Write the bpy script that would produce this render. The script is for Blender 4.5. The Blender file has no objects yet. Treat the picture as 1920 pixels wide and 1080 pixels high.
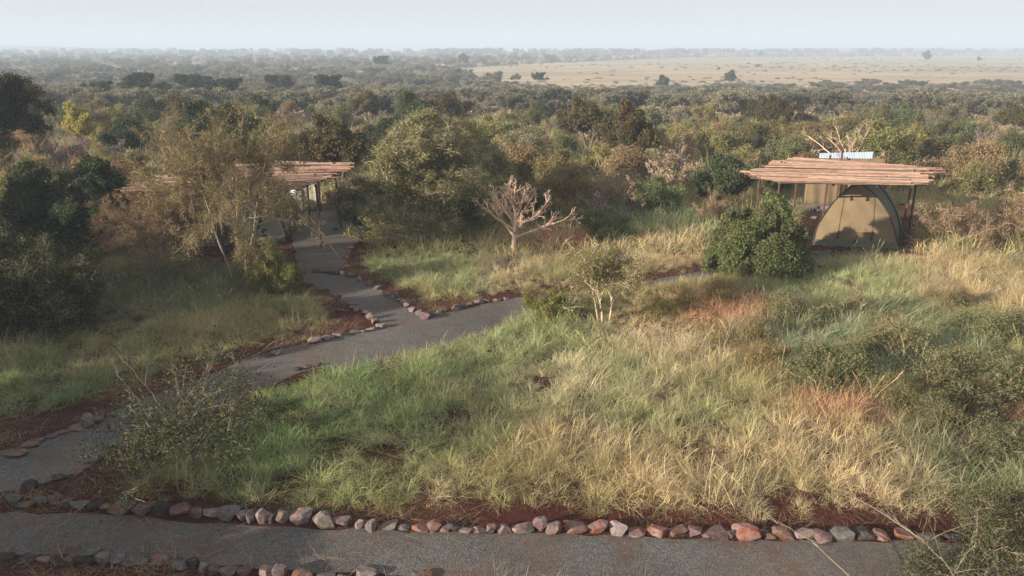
import bpy, bmesh, math, random
import numpy as np
from mathutils import Vector
from mathutils.geometry import tessellate_polygon

SC = bpy.context.scene
C = SC.collection
rad = math.radians

# ------------------------------------------------------------------ camera
CAM_H, PITCH, F = 6.0, rad(16.86), 1478.0          # F in pixels of the 1920 wide photograph
cam = bpy.data.objects.new('camera', bpy.data.cameras.new('camera'))
C.objects.link(cam); SC.camera = cam
cam.location = (0, 0, CAM_H); cam.rotation_euler = (math.pi/2 - PITCH, 0, 0)
cam.data.sensor_width = 36; cam.data.lens = F/1920*36
cam.data.clip_start = 0.1; cam.data.clip_end = 30000

# ------------------------------------------------------------------ sky, sun, exposure
SUN_EL, SUN_AZ = rad(13.5), math.atan2(-0.87, -0.49)      # low sun, from the left and a little behind
w = bpy.data.worlds.new('World'); SC.world = w; w.use_nodes = True
nt = w.node_tree; sky = nt.nodes.new('ShaderNodeTexSky'); sky.sky_type = 'NISHITA'
sky.sun_disc = False; sky.sun_elevation = SUN_EL; sky.sun_rotation = SUN_AZ
sky.air_density = 1.0; sky.dust_density = 1.5; sky.ozone_density = 2.0; sky.altitude = 200
bg = nt.nodes['Background']; hz = nt.nodes.new('ShaderNodeMix'); hz.data_type = 'RGBA'; hz.inputs[0].default_value = .92   # dusty air whitens the whole sky
nt.links.new(sky.outputs[0], hz.inputs[6]); hz.inputs[7].default_value = (2.06, 2.10, 2.22, 1)
nt.links.new(hz.outputs[2], bg.inputs[0]); bg.inputs[1].default_value = 0.10
sl = bpy.data.lights.new('sun', 'SUN'); sl.energy = 4.0; sl.angle = rad(0.6); sl.color = (1.0, 0.89, 0.76)
sun = bpy.data.objects.new('sun', sl); C.objects.link(sun)
sd = Vector((math.sin(SUN_AZ)*math.cos(SUN_EL), math.cos(SUN_AZ)*math.cos(SUN_EL), math.sin(SUN_EL)))
sun.rotation_euler = sd.to_track_quat('Z', 'Y').to_euler()
SC.view_settings.view_transform = 'Standard'; SC.view_settings.look = 'None'
SC.view_settings.exposure = 1.6; SC.view_settings.gamma = 1.0
cy = SC.cycles
cy.max_bounces = 6; cy.diffuse_bounces = 4; cy.glossy_bounces = 2; cy.transmission_bounces = 3; cy.volume_bounces = 0
cy.transparent_max_bounces = 4; cy.use_denoising = True

# ------------------------------------------------------------------ pixel of the photo -> point on the plain (used to read off positions)
CP, SP = math.cos(PITCH), math.sin(PITCH)
def px(u, v, z=0.0):
    x, y = (u-960)/F, (540-v)/F
    d = np.array([x, CP + y*SP, -SP + y*CP]); t = (z-CAM_H)/d[2]
    return np.array([0, 0, CAM_H]) + d*t
def at(u, v, y):   # the point at ground distance y seen at (u, v)
    x, q = (u-960)/F, (540-v)/F; d = np.array([x, CP + q*SP, -SP + q*CP]); return np.array([0, 0, CAM_H]) + d*(y/d[1])
def depth(p): return p[1]*CP + (CAM_H-p[2])*SP
def metres(pxs, p): return pxs*depth(p)/F
def upx(x, y, z=0.0):
    dz = z-CAM_H; dd = y*CP - dz*SP
    return 960 + F*x/dd, 540 - F*(y*SP + dz*CP)/dd
def sstep(a, b, x):
    t = np.clip((x-a)/(b-a), 0, 1); return t*t*(3-2*t)
def terrain(x, y):
    x = np.asarray(x, float); y = np.asarray(y, float)
    return -3.0*sstep(42, 150, y)

# ------------------------------------------------------------------ mesh helpers
def mesh_np(name, V, Fq, mat=None, smooth=True):
    """V (n,3); Fq (m,k) faces of one size"""
    me = bpy.data.meshes.new(name)
    V = np.ascontiguousarray(V, np.float32); Fq = np.ascontiguousarray(Fq, np.int32); m, k = Fq.shape
    me.vertices.add(len(V)); me.vertices.foreach_set('co', V.ravel())
    me.loops.add(m*k); me.loops.foreach_set('vertex_index', Fq.ravel())
    me.polygons.add(m); me.polygons.foreach_set('loop_start', np.arange(0, m*k, k, dtype=np.int32))
    me.polygons.foreach_set('use_smooth', np.full(m, smooth))
    me.update(calc_edges=True)
    if mat: me.materials.append(mat)
    return me
def link(name, me, parent=None, loc=None):
    o = bpy.data.objects.new(name, me); C.objects.link(o)
    if parent: o.parent = parent
    if loc is not None: o.location = loc
    return o
def tag(o, label=None, cat=None, group=None, kind=None):
    if label: o['label'] = label
    if cat: o['category'] = cat
    if group: o['group'] = group
    if kind: o['kind'] = kind
    return o
def thing(name, label, cat, loc, rz=0, group=None):
    return tag(link(name, None, None, loc), label, cat, group) if not rz else _rot(tag(link(name, None, None, loc), label, cat, group), rz)
def _rot(o, rz): o.rotation_euler = (0, 0, rz); return o

class MB:
    """collects boxes and tubes into one mesh"""
    def __init__(s): s.v = []; s.f = []
    def add(s, V, Fs):
        b = len(s.v); s.v += [tuple(p) for p in V]; s.f += [tuple(i+b for i in f) for f in Fs]
    def box(s, c, size, rz=0):
        cx, cy_, cz = c; sx, sy, sz = [q/2 for q in size]; ca, sa = math.cos(rz), math.sin(rz)
        V = [(cx + ca*x*sx - sa*y*sy, cy_ + sa*x*sx + ca*y*sy, cz + z*sz) for z in (-1, 1) for y in (-1, 1) for x in (-1, 1)]
        s.add(V, [(0, 2, 3, 1), (4, 5, 7, 6), (0, 1, 5, 4), (2, 6, 7, 3), (0, 4, 6, 2), (1, 3, 7, 5)])
    def tube(s, pts, r, n=6, cap=True):
        pts = [Vector(p) for p in pts]; rs = r if isinstance(r, (list, tuple, np.ndarray)) else [r]*len(pts)
        V = []; Fs = []
        for i, p in enumerate(pts):
            t = (pts[min(i+1, len(pts)-1)] - pts[max(i-1, 0)]).normalized()
            ref = Vector((0, 0, 1)) if abs(t.z) < .9 else Vector((1, 0, 0))
            a = t.cross(ref).normalized(); b = t.cross(a)
            V += [p + (a*math.cos(2*math.pi*k/n) + b*math.sin(2*math.pi*k/n))*rs[i] for k in range(n)]
        for i in range(len(pts)-1):
            for k in range(n):
                Fs.append((i*n+k, i*n+(k+1) % n, (i+1)*n+(k+1) % n, (i+1)*n+k))
        if cap: Fs += [tuple(range(n-1, -1, -1)), tuple((len(pts)-1)*n+k for k in range(n))]
        s.add(V, Fs)
    def build(s, name, mat, parent=None, smooth=False):
        me = bpy.data.meshes.new(name); me.from_pydata(s.v, [], s.f); me.update()
        me.materials.append(mat)
        if smooth: me.polygons.foreach_set('use_smooth', [True]*len(me.polygons))
        return link(name, me, parent)

# ------------------------------------------------------------------ materials
def newmat(name):
    m = bpy.data.materials.new(name); m.use_nodes = True; t = m.node_tree; t.nodes.clear()
    return m, t, t.nodes.new, t.links.new
def mixrgb(t, a, b, fac, mode='MIX'):
    n = t.nodes.new('ShaderNodeMix'); n.data_type = 'RGBA'; n.blend_type = mode
    for sock, val in ((n.inputs[0], fac), (n.inputs[6], a), (n.inputs[7], b)):
        if hasattr(val, 'is_output'): t.links.new(val, sock)
        elif isinstance(val, (int, float)): sock.default_value = val
        else: sock.default_value = (*val[:3], 1)
    return n.outputs[2]
def maprange(t, val, a, b, c, d):
    n = t.nodes.new('ShaderNodeMapRange'); t.links.new(val, n.inputs[0])
    for i, q in enumerate((a, b, c, d)): n.inputs[i+1].default_value = q
    return n.outputs[0]
def noise(t, vec, scale, detail=4, rough=.6):
    n = t.nodes.new('ShaderNodeTexNoise'); n.inputs['Scale'].default_value = scale
    n.inputs['Detail'].default_value = detail; n.inputs['Roughness'].default_value = rough
    if vec: t.links.new(vec, n.inputs['Vector'])
    return n.outputs[0]
def math_(t, op, a, b):
    n = t.nodes.new('ShaderNodeMath'); n.operation = op
    for i, q in enumerate((a, b)):
        if hasattr(q, 'is_output'): t.links.new(q, n.inputs[i])
        else: n.inputs[i].default_value = q
    return n.outputs[0]
def hsv(t, col, h, s, v):
    n = t.nodes.new('ShaderNodeHueSaturation'); t.links.new(col, n.inputs['Color'])
    for key, q in (('Hue', h), ('Saturation', s), ('Value', v)):
        if hasattr(q, 'is_output'): t.links.new(q, n.inputs[key])
        else: n.inputs[key].default_value = q
    return n.outputs[0]
def objpos(t): return t.nodes.new('ShaderNodeTexCoord').outputs['Object']
def worldpos(t): return t.nodes.new('ShaderNodeNewGeometry').outputs['Position']

def leaf_material(name, source, trans=0.35, dry=(0.30, 0.20, 0.09), dry_amt=0.18, vlo=.55, vhi=1.5):
    m, t, N, L = newmat(name)
    if source == 'object':
        col = N('ShaderNodeObjectInfo').outputs['Color']
    else:
        a = N('ShaderNodeAttribute'); a.attribute_type = 'INSTANCER'; a.attribute_name = 'col'; col = a.outputs['Color']
    rnd = N('ShaderNodeNewGeometry').outputs['Random Per Island']
    wn = N('ShaderNodeTexWhiteNoise'); wn.noise_dimensions = '1D'; L(rnd, wn.inputs['W'])
    r2 = wn.outputs['Value']
    c = hsv(t, col, maprange(t, r2, 0, 1, .478, .522), maprange(t, rnd, 0, 1, .75, 1.1), maprange(t, rnd, 0, 1, vlo, vhi))
    c = mixrgb(t, c, dry, maprange(t, r2, 1-dry_amt, 1-dry_amt+.02, 0, .75))
    d = N('ShaderNodeBsdfDiffuse'); tr = N('ShaderNodeBsdfTranslucent'); mx = N('ShaderNodeMixShader')
    L(c, d.inputs[0]); L(c, tr.inputs[0]); mx.inputs[0].default_value = trans
    L(d.outputs[0], mx.inputs[1]); L(tr.outputs[0], mx.inputs[2])
    L(mx.outputs[0], N('ShaderNodeOutputMaterial').inputs[0])
    return m
M_LEAF = leaf_material('leaf', 'object', dry_amt=.12)
M_LEAF_I = leaf_material('far_leaf', 'instancer', dry_amt=.15)
M_GRASS = leaf_material('grass_blade', 'instancer', trans=.4, dry=(.56, .47, .31), dry_amt=.22, vlo=.55, vhi=1.6)

def bark_material():
    m, t, N, L = newmat('bark'); p = N('ShaderNodeBsdfPrincipled'); p.inputs['Roughness'].default_value = .9
    col = N('ShaderNodeObjectInfo').outputs['Color']
    f = noise(t, objpos(t), 9, 5)
    L(hsv(t, col, .5, 1, maprange(t, f, .3, .7, .6, 1.35)), p.inputs['Base Color'])
    L(p.outputs[0], N('ShaderNodeOutputMaterial').inputs[0]); return m
M_BARK = bark_material()

def simple(name, col, rough=.85, scale=6, lo=.75, hi=1.2, bump=0, metal=0, stretch=None):
    m, t, N, L = newmat(name); p = N('ShaderNodeBsdfPrincipled'); p.inputs['Roughness'].default_value = rough
    p.inputs['Metallic'].default_value = metal
    v = objpos(t)
    if stretch:
        mp = N('ShaderNodeMapping'); mp.inputs['Scale'].default_value = stretch; L(v, mp.inputs[0]); v = mp.outputs[0]
    f = noise(t, v, scale, 6)
    rgb = N('ShaderNodeRGB'); rgb.outputs[0].default_value = (*col, 1)
    L(hsv(t, rgb.outputs[0], .5, 1, maprange(t, f, .3, .7, lo, hi)), p.inputs['Base Color'])
    if bump:
        b = N('ShaderNodeBump'); b.inputs['Strength'].default_value = bump; b.inputs['Distance'].default_value = .02
        L(f, b.inputs['Height']); L(b.outputs[0], p.inputs['Normal'])
    L(p.outputs[0], N('ShaderNodeOutputMaterial').inputs[0]); return m

def gravel_material():
    m, t, N, L = newmat('gravel'); p = N('ShaderNodeBsdfPrincipled'); p.inputs['Roughness'].default_value = .95; p.inputs['Specular IOR Level'].default_value = .1
    pos = worldpos(t)
    vo = N('ShaderNodeTexVoronoi'); vo.inputs['Scale'].default_value = 75; L(pos, vo.inputs['Vector'])
    sep = N('ShaderNodeSeparateColor'); L(vo.outputs['Color'], sep.inputs[0])
    base = mixrgb(t, (.080, .075, .069), (.175, .162, .146), maprange(t, sep.outputs[0], .1, 1, 0, 1))
    base = mixrgb(t, base, (.15, .11, .085), maprange(t, noise(t, pos, .9, 4), .46, .66, 0, .6))
    base = hsv(t, base, .5, 1, maprange(t, noise(t, pos, 14, 5), .3, .7, .8, 1.18))
    base = mixrgb(t, base, (.125, .07, .05), maprange(t, noise(t, pos, 1.7, 7, .7), .52, .66, 0, .75)); base = hsv(t, base, .5, 1, maprange(t, noise(t, pos, .5, 3), .35, .65, .85, 1.15))
    L(base, p.inputs['Base Color'])
    b = N('ShaderNodeBump'); b.inputs['Strength'].default_value = .6; b.inputs['Distance'].default_value = .012
    L(math_(t, 'SUBTRACT', 1.0, vo.outputs['Distance']), b.inputs['Height']); L(b.outputs[0], p.inputs['Normal'])
    L(p.outputs[0], N('ShaderNodeOutputMaterial').inputs[0]); return m
M_GRAVEL = gravel_material()

def ground_material():
    m, t, N, L = newmat('ground'); p = N('ShaderNodeBsdfPrincipled'); p.inputs['Roughness'].default_value = 1; p.inputs['Specular IOR Level'].default_value = 0
    a = N('ShaderNodeVertexColor'); a.layer_name = 'zone'
    pos = worldpos(t)
    mp = N('ShaderNodeMapping'); mp.inputs['Scale'].default_value = (.35, 1, 1); L(pos, mp.inputs[0])
    c = a.outputs['Color']
    far = noise(t, mp.outputs[0], .09, 8, .7); mid = noise(t, pos, 1.3, 8, .7); fine = noise(t, pos, 22, 4, .7)
    c = hsv(t, c, .5, maprange(t, far, .3, .7, .75, 1.2), maprange(t, far, .3, .7, .65, 1.3))
    big = noise(t, mp.outputs[0], .018, 5, .65); c = hsv(t, c, maprange(t, big, .3, .7, .492, .508), maprange(t, big, .3, .7, .8, 1.1), maprange(t, big, .3, .7, .7, 1.2))
    c = hsv(t, c, maprange(t, mid, .3, .7, .49, .51), 1, maprange(t, mid, .3, .7, .72, 1.28))
    c = hsv(t, c, .5, 1, maprange(t, fine, .3, .7, .7, 1.3))
    L(c, p.inputs['Base Color'])
    b = N('ShaderNodeBump'); b.inputs['Strength'].default_value = .7; b.inputs['Distance'].default_value = .04
    L(noise(t, pos, 9, 6, .7), b.inputs['Height']); L(b.outputs[0], p.inputs['Normal'])
    L(p.outputs[0], N('ShaderNodeOutputMaterial').inputs[0]); return m
M_GROUND = ground_material()

def rock_material():
    m, t, N, L = newmat('rock'); p = N('ShaderNodeBsdfPrincipled'); p.inputs['Roughness'].default_value = .9; p.inputs['Specular IOR Level'].default_value = .1
    col = N('ShaderNodeObjectInfo').outputs['Color']; pos = worldpos(t)
    c = hsv(t, col, .5, maprange(t, noise(t, pos, 5, 4), .35, .65, .5, 1.15), maprange(t, noise(t, pos, 16, 7, .7), .3, .7, .5, 1.45))
    c = mixrgb(t, c, (.21, .17, .145), maprange(t, noise(t, pos, 8, 6, .75), .54, .66, 0, .6))
    L(c, p.inputs['Base Color'])
    b = N('ShaderNodeBump'); b.inputs['Strength'].default_value = .6; b.inputs['Distance'].default_value = .02
    L(noise(t, pos, 24, 7, .7), b.inputs['Height']); L(b.outputs[0], p.inputs['Normal'])
    L(p.outputs[0], N('ShaderNodeOutputMaterial').inputs[0]); return m
M_ROCK = rock_material()
def pole_material():
    m, t, N, L = newmat('peeled_pole'); p = N('ShaderNodeBsdfPrincipled'); p.inputs['Roughness'].default_value = .85
    mp = N('ShaderNodeMapping'); mp.inputs['Scale'].default_value = (.6, 4, 4); L(objpos(t), mp.inputs[0]); f = noise(t, mp.outputs[0], 5, 6)
    rnd = N('ShaderNodeNewGeometry').outputs['Random Per Island']
    c = mixrgb(t, (.36, .185, .125), (.30, .215, .15), rnd); wn = N('ShaderNodeTexWhiteNoise'); wn.noise_dimensions = '1D'; L(rnd, wn.inputs['W'])
    c = hsv(t, c, .5, 1, maprange(t, wn.outputs['Value'], 0, 1, .42, 1.3)); c = hsv(t, c, .5, 1, maprange(t, f, .3, .7, .6, 1.3))
    L(c, p.inputs['Base Color']); L(p.outputs[0], N('ShaderNodeOutputMaterial').inputs[0]); return m
M_POLE = pole_material()
M_POST = simple('rusty_post', (.085, .032, .024), .8, 8, .7, 1.3)
M_CANVAS = simple('tan_canvas', (.182, .130, .068), .85, 2.6, .86, 1.1, .9)
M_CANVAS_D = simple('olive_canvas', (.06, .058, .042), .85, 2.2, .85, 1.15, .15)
M_SKIRT = simple('green_canvas', (.095, .10, .055), .8, 5, .7, 1.25, .4)
M_TRIM = simple('black_webbing', (.02, .02, .019), .7)
M_TIN = simple('corrugated_tin', (.62, .72, .82), .45, 2, .9, 1.08, metal=.2)
M_WHITE = simple('white_board', (.75, .76, .76), .6, 4, .93, 1.05)
M_ROPE = simple('rope', (.30, .27, .24), .9)

# ------------------------------------------------------------------ outlines on the ground (read off the photo)
def poly(pts, z=0.0):
    out = []
    for p in pts:
        q = px(p[0], p[1], p[2] if len(p) > 2 else z); out.append((q[0], q[1]))
    return np.array(out)
def inside(P, x, y):
    x = np.asarray(x); y = np.asarray(y); r = np.zeros(x.shape, bool); n = len(P); j = n-1
    for i in range(n):
        xi, yi = P[i]; xj, yj = P[j]
        c = ((yi > y) != (yj > y)) & (x < (xj-xi)*(y-yi)/((yj-yi) if yj != yi else 1e-9) + xi)
        r ^= c; j = i
    return r
G = .38
PATH_FRONT = poly([(-400, 950), (0, 962), (200, 968), (450, 985), (700, 995), (1000, 1003), (1300, 1010), (1500, 1016), (1700, 1016), (2000, 1028), (2400, 1040),
                   (2400, 1190), (1700, 1130), (1000, 1098), (680, 1076), (500, 1068), (300, 1052), (150, 1042), (0, 1040), (-400, 1030)])
PATH_DIAG = poly([(-400, 985), (-150, 905), (0, 850), (90, 815), (170, 788), (230, 765), (320, 730), (500, 662), (580, 641), (640, 628), (712, 612), (690, 590), (660, 572), (635, 562), (612, 546), (580, 537),
                  (560, 520), (555, 480), (545, 440), (560, 405), (610, 385), (690, 385), (720, 400), (705, 420), (690, 428), (672, 452), (655, 476), (645, 500), (640, 513), (690, 530), (725, 550), (760, 572), (797, 598),
                  (845, 584), (900, 572), (960, 560), (1100, 545), (1200, 530), (1330, 505), (1420, 482), (1500, 470), (1560, 470), (1560, 486), (1440, 505), (1340, 524), (1200, 545), (1010, 577, .1), (930, 602, .2), (830, 629, .25),
                  (700, 659, .22), (640, 680, G*.6), (600, 690), (560, 700), (480, 735), (380, 785), (300, 815), (230, 830), (150, 885), (0, 935), (-400, 1040)])
SOIL_FRONT = poly([(-500, 930), (0, 900), (130, 905), (300, 928), (450, 943), (700, 948), (900, 946), (1200, 948), (1400, 958), (1650, 968), (1920, 978), (2600, 1000), (2600, 1400), (-600, 1400)])
SOIL_DIAG = poly([(-400, 1000), (-200, 880), (0, 795), (100, 768), (200, 738), (330, 690), (450, 655), (560, 628), (625, 606), (600, 585), (600, 560), (560, 530), (500, 500), (330, 490), (300, 450), (350, 400), (560, 380), (700, 385), (725, 402), (708, 455), (684, 480), (690, 508),
                  (770, 545), (800, 566), (870, 560), (960, 548), (1100, 533), (1200, 516), (1330, 490), (1430, 470), (1500, 455), (1490, 385), (1720, 385), (1725, 455), (1690, 480), (1560, 490), (1440, 506), (1340, 520), (1250, 533), (1180, 534), (1100, 545), (1010, 572, .1), (930, 602, .22), (830, 629, .28),
                  (700, 659, .28), (640, 683, .25), (590, 698, .12), (480, 745), (380, 800), (290, 850), (275, 905), (0, 1000)])
BARE = [SOIL_FRONT, SOIL_DIAG]
def bare(x, y):
    r = np.zeros(np.shape(x), bool)
    for P in BARE: r |= inside(P, x, y)
    return r
FIELD = np.array([(q[0], q[1]) for q in (px(u, v, -3) for u, v in [(790, 131), (1000, 119), (1300, 107), (2200, 103), (2200, 155), (1450, 166), (1250, 172), (1080, 172), (990, 166), (900, 152)])])

# ------------------------------------------------------------------ ground
def build_ground():
    ny = list(np.arange(-40, 60, .8)); s = .8
    while ny[-1] < 9000: s *= 1.06; ny.append(ny[-1]+s)
    nx = list(np.arange(0, 40, .8)); s = .8
    while nx[-1] < 9000: s *= 1.08; nx.append(nx[-1]+s)
    nx = np.array([-q for q in nx[:0:-1]] + nx); ny = np.array(ny)
    X, Y = np.meshgrid(nx, ny); Z = terrain(X, Y)
    V = np.stack([X, Y, Z], -1).reshape(-1, 3); a, b = X.shape
    i = np.arange(a*b).reshape(a, b)
    Fq = np.stack([i[:-1, :-1], i[:-1, 1:], i[1:, 1:], i[1:, :-1]], -1).reshape(-1, 4)
    me = mesh_np('ground', V, Fq, M_GROUND)
    x, y = V[:, 0], V[:, 1]
    col = np.zeros((len(V), 4), np.float32); col[:, 3] = 1
    soil = np.array([.085, .028, .018]); scrub = np.array([.19, .155, .08]); straw = np.array([.47, .36, .22]); wood = np.array([.16, .135, .085])
    k = sstep(24, 45, y)[:, None]; k2 = sstep(80, 140, y)[:, None]
    c = soil*(1-k) + scrub*k; c = c*(1-k2) + wood*k2
    c[inside(FIELD, x, y)] = straw
    col[:, :3] = c
    at = me.color_attributes.new('zone', 'FLOAT_COLOR', 'POINT'); at.data.foreach_set('color', col.ravel())
    tag(link('ground', me), 'red soil and dry veld plain', None, None, 'structure')
build_ground()

def sheet(name, P, z, mat, label):
    rng = random.Random(5); pts = []
    for i in range(len(P)):
        a, b = P[i], P[(i+1) % len(P)]; n = max(1, int(np.hypot(*(b-a))/.25))
        for k in range(n):
            q = a + (b-a)*k/n; pts.append((q[0]+rng.uniform(-.05, .05), q[1]+rng.uniform(-.05, .05), z))
    tri = tessellate_polygon([[Vector(p) for p in pts]])
    me = bpy.data.meshes.new(name); me.from_pydata(pts, [], [tuple(t) for t in tri]); me.materials.append(mat)
    bm = bmesh.new(); bm.from_mesh(me)
    for f in bm.faces:
        if f.normal.z < 0: f.normal_flip()
    bm.to_mesh(me); bm.free()
    tag(link(name, me), label, None, None, 'structure')
sheet('gravel_path', PATH_DIAG, .006, M_GRAVEL, 'grey gravel footpath that forks towards the two shelters')
sheet('gravel_path', PATH_FRONT, .012, M_GRAVEL, 'grey gravel path crossing the foreground between stone kerbs')

# ------------------------------------------------------------------ faint hills on the horizon
def hills(name, pts, y0, deep, label, seed):
    rng = np.random.default_rng(seed); V = []; nx = len(pts)
    us = np.linspace(pts[0][0], pts[-1][0], 90); hs = np.interp(us, [p[0] for p in pts], [p[1] for p in pts])
    prof = np.array([0, .3, .75, 1, .8, .4, 0]); rows = []
    for j, q in enumerate(prof):
        yy = y0 + deep*j/(len(prof)-1)
        z = -3 + hs*q*(1+.06*np.interp(np.arange(90), np.arange(0, 90, 3), rng.normal(0, 1, 30)))
        rows.append(np.stack([(us-960)/F*yy, np.full(90, yy), z-.2], -1))
    V = np.concatenate(rows); i = np.arange(len(V)).reshape(len(prof), 90)
    Fq = np.stack([i[:-1, :-1], i[:-1, 1:], i[1:, 1:], i[1:, :-1]], -1).reshape(-1, 4)
    tag(link(name, mesh_np(name, V, Fq, M_HILL)), label, None, None, 'structure')
M_HILL = simple('hill_cover', (.055, .07, .045), 1, .02, .7, 1.3)
hills('hills', [(-700, 14), (-350, 21), (0, 19), (130, 15), (250, 10), (420, 7), (600, 5), (760, 0)], 1650, 500, 'faint blue ridge on the horizon at left', 3)
hills('hills', [(1150, 0), (1330, 7), (1480, 11), (1640, 13), (1760, 10), (1900, 12), (2150, 14), (2500, 0)], 1750, 500, 'faint blue hills on the horizon at right', 4)

# ------------------------------------------------------------------ plants
def unit(a): return a/np.maximum(np.linalg.norm(a, axis=-1, keepdims=True), 1e-9)
def grow(rng, S, D, Ln, R, n=6, wander=.15, trop=0.0, tip=.35):
    B = len(Ln); P = np.empty((B, n, 3)); P[:, 0] = S; d = D.copy()
    for i in range(1, n):
        d = d + rng.normal(0, wander, (B, 3)); d[:, 2] += trop; d = unit(d)
        P[:, i] = P[:, i-1] + d*(Ln/(n-1))[:, None]
    return P, R[:, None]*np.linspace(1, tip, n)[None, :], Ln
def spawn(rng, br, k, t0, t1, ang, angj, lr, rr, up=0.0, **kw):
    P, R, Ln = br; B, n, _ = P.shape
    t = np.clip(t0 + (t1-t0)*(np.arange(k)[None, :] + rng.random((B, k)))/k, 0, .999)*(n-1)
    i = np.minimum(t.astype(int), n-2); f = (t-i)[..., None]; b = np.arange(B)[:, None]
    pos = P[b, i]*(1-f) + P[b, i+1]*f; d = unit(P[b, i+1]-P[b, i])
    r = R[b, i]
    pr = unit(np.cross(d, rng.normal(0, 1, d.shape))); a = np.radians(rng.normal(ang, angj, (B, k)))[..., None]
    cd = np.cos(a)*d + np.sin(a)*pr; cd[..., 2] += up; cd = unit(cd)
    L2 = Ln[:, None]*lr*(1-.45*t/(n-1))*rng.uniform(.65, 1.3, (B, k))
    return grow(rng, pos.reshape(-1, 3), cd.reshape(-1, 3), L2.ravel(), (r*rr).ravel(), **kw)
def tubes(brs, sides=(5, 4, 3, 3, 3), rmin=.003):
    VV = []; FF = []; base = 0
    for lv, (P, R, _) in enumerate(brs):
        s = sides[min(lv, len(sides)-1)]; B, n, _ = P.shape; R = np.maximum(R, rmin)
        T = np.gradient(P, axis=1); T = unit(T); ref = np.where(np.abs(T[..., 2:3]) < .9, np.array([0, 0, 1.]), np.array([1., 0, 0]))
        U = unit(np.cross(T, ref)); W = np.cross(T, U); th = np.arange(s)*2*np.pi/s
        V = P[:, :, None] + R[:, :, None, None]*(np.cos(th)[:, None]*U[:, :, None] + np.sin(th)[:, None]*W[:, :, None])
        idx = np.arange(B*n*s).reshape(B, n, s) + base; nx = np.roll(idx, -1, axis=2)
        FF.append(np.stack([idx[:, :-1], nx[:, :-1], nx[:, 1:], idx[:, 1:]], -1).reshape(-1, 4)); VV.append(V.reshape(-1, 3)); base += B*n*s
    return np.concatenate(VV), np.concatenate(FF)
def leaves(rng, br, count, ln, wd, off, flat=.5, tmin=.1, clip=None):
    P, R, Ln = br; B, n, _ = P.shape
    b = rng.choice(B, count, p=Ln/Ln.sum()); t = (tmin + (1-tmin)*rng.random(count))*(n-1)
    i = np.minimum(t.astype(int), n-2); f = (t-i)[:, None]
    p = P[b, i]*(1-f) + P[b, i+1]*f; d = unit(P[b, i+1]-P[b, i])
    p = p + rng.normal(0, off, (count, 3))
    if clip is not None:
        keep = clip(p); p = p[keep]; d = d[keep]; count = len(p)
    a = unit(d*.5 + rng.normal(0, .6, (count, 3))); nrm = rng.normal(0, 1, (count, 3)); nrm[:, 2] += flat*2.0
    c = unit(np.cross(nrm, a)); sz = rng.uniform(.55, 1.35, count)[:, None]
    V = np.stack([p - a*ln*.5*sz, p + c*wd*.5*sz, p + a*ln*.5*sz, p - c*wd*.5*sz], 1).reshape(-1, 3)
    return V, np.arange(count*4).reshape(-1, 4)

def shrub(seed, W=3., H=2., stems=11, kk=(7, 6, 4), nleaf=14000, ln=.06, wd=.028, off=.05, wander=.2, trop=.02, r0=.03, flat=.5, spread=80, tipreach=.72, rmin=.004, dome=0):
    rng = np.random.default_rng(seed)
    az = (np.arange(stems)+rng.random(stems))*2*np.pi/stems*1.0; ph = np.radians(spread*np.sqrt(rng.random(stems)))
    D = np.stack([np.sin(ph)*np.cos(az), np.sin(ph)*np.sin(az), np.cos(ph)], -1)
    env = 1/np.sqrt((np.sin(ph)/(W/2))**2 + (np.cos(ph)/H)**2)
    S = np.stack([rng.normal(0, W*.05, stems), rng.normal(0, W*.05, stems), np.full(stems, -.04)], -1)
    l0 = grow(rng, S, D, env*tipreach*rng.uniform(.75, 1.15, stems), np.full(stems, r0)*rng.uniform(.7, 1.3, stems), 8, wander*.6, trop)
    brs = [l0]; ratios = (.5, .55, .6)
    for q, k in enumerate(kk):
        brs.append(spawn(rng, brs[-1], k, .25, 1, 42, 16, ratios[q], .62, up=.12, n=5, wander=wander, trop=trop))
    for q in range(len(brs)):
        P = brs[q][0]; P[..., 2] = np.maximum(P[..., 2], -.04)
        if dome:      # a clipped looking outline
            e = np.sqrt((np.hypot(P[..., 0], P[..., 1])/(W/2))**2 + (P[..., 2]/H)**2); lim = dome*(1 + .03*np.sin(P[..., 0]*4.1+1)*np.sin(P[..., 1]*3.7) + .025*np.sin(P[..., 2]*6.3))
            P *= np.where(e > lim, lim/np.maximum(e, 1e-6), 1)[..., None]
    tw = tubes(brs, rmin=rmin)
    lv = leaves(rng, brs[-1], nleaf, ln, wd, off, flat, .1, lambda p: p[:, 2] > .05) if nleaf else None
    return tw, lv
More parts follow.
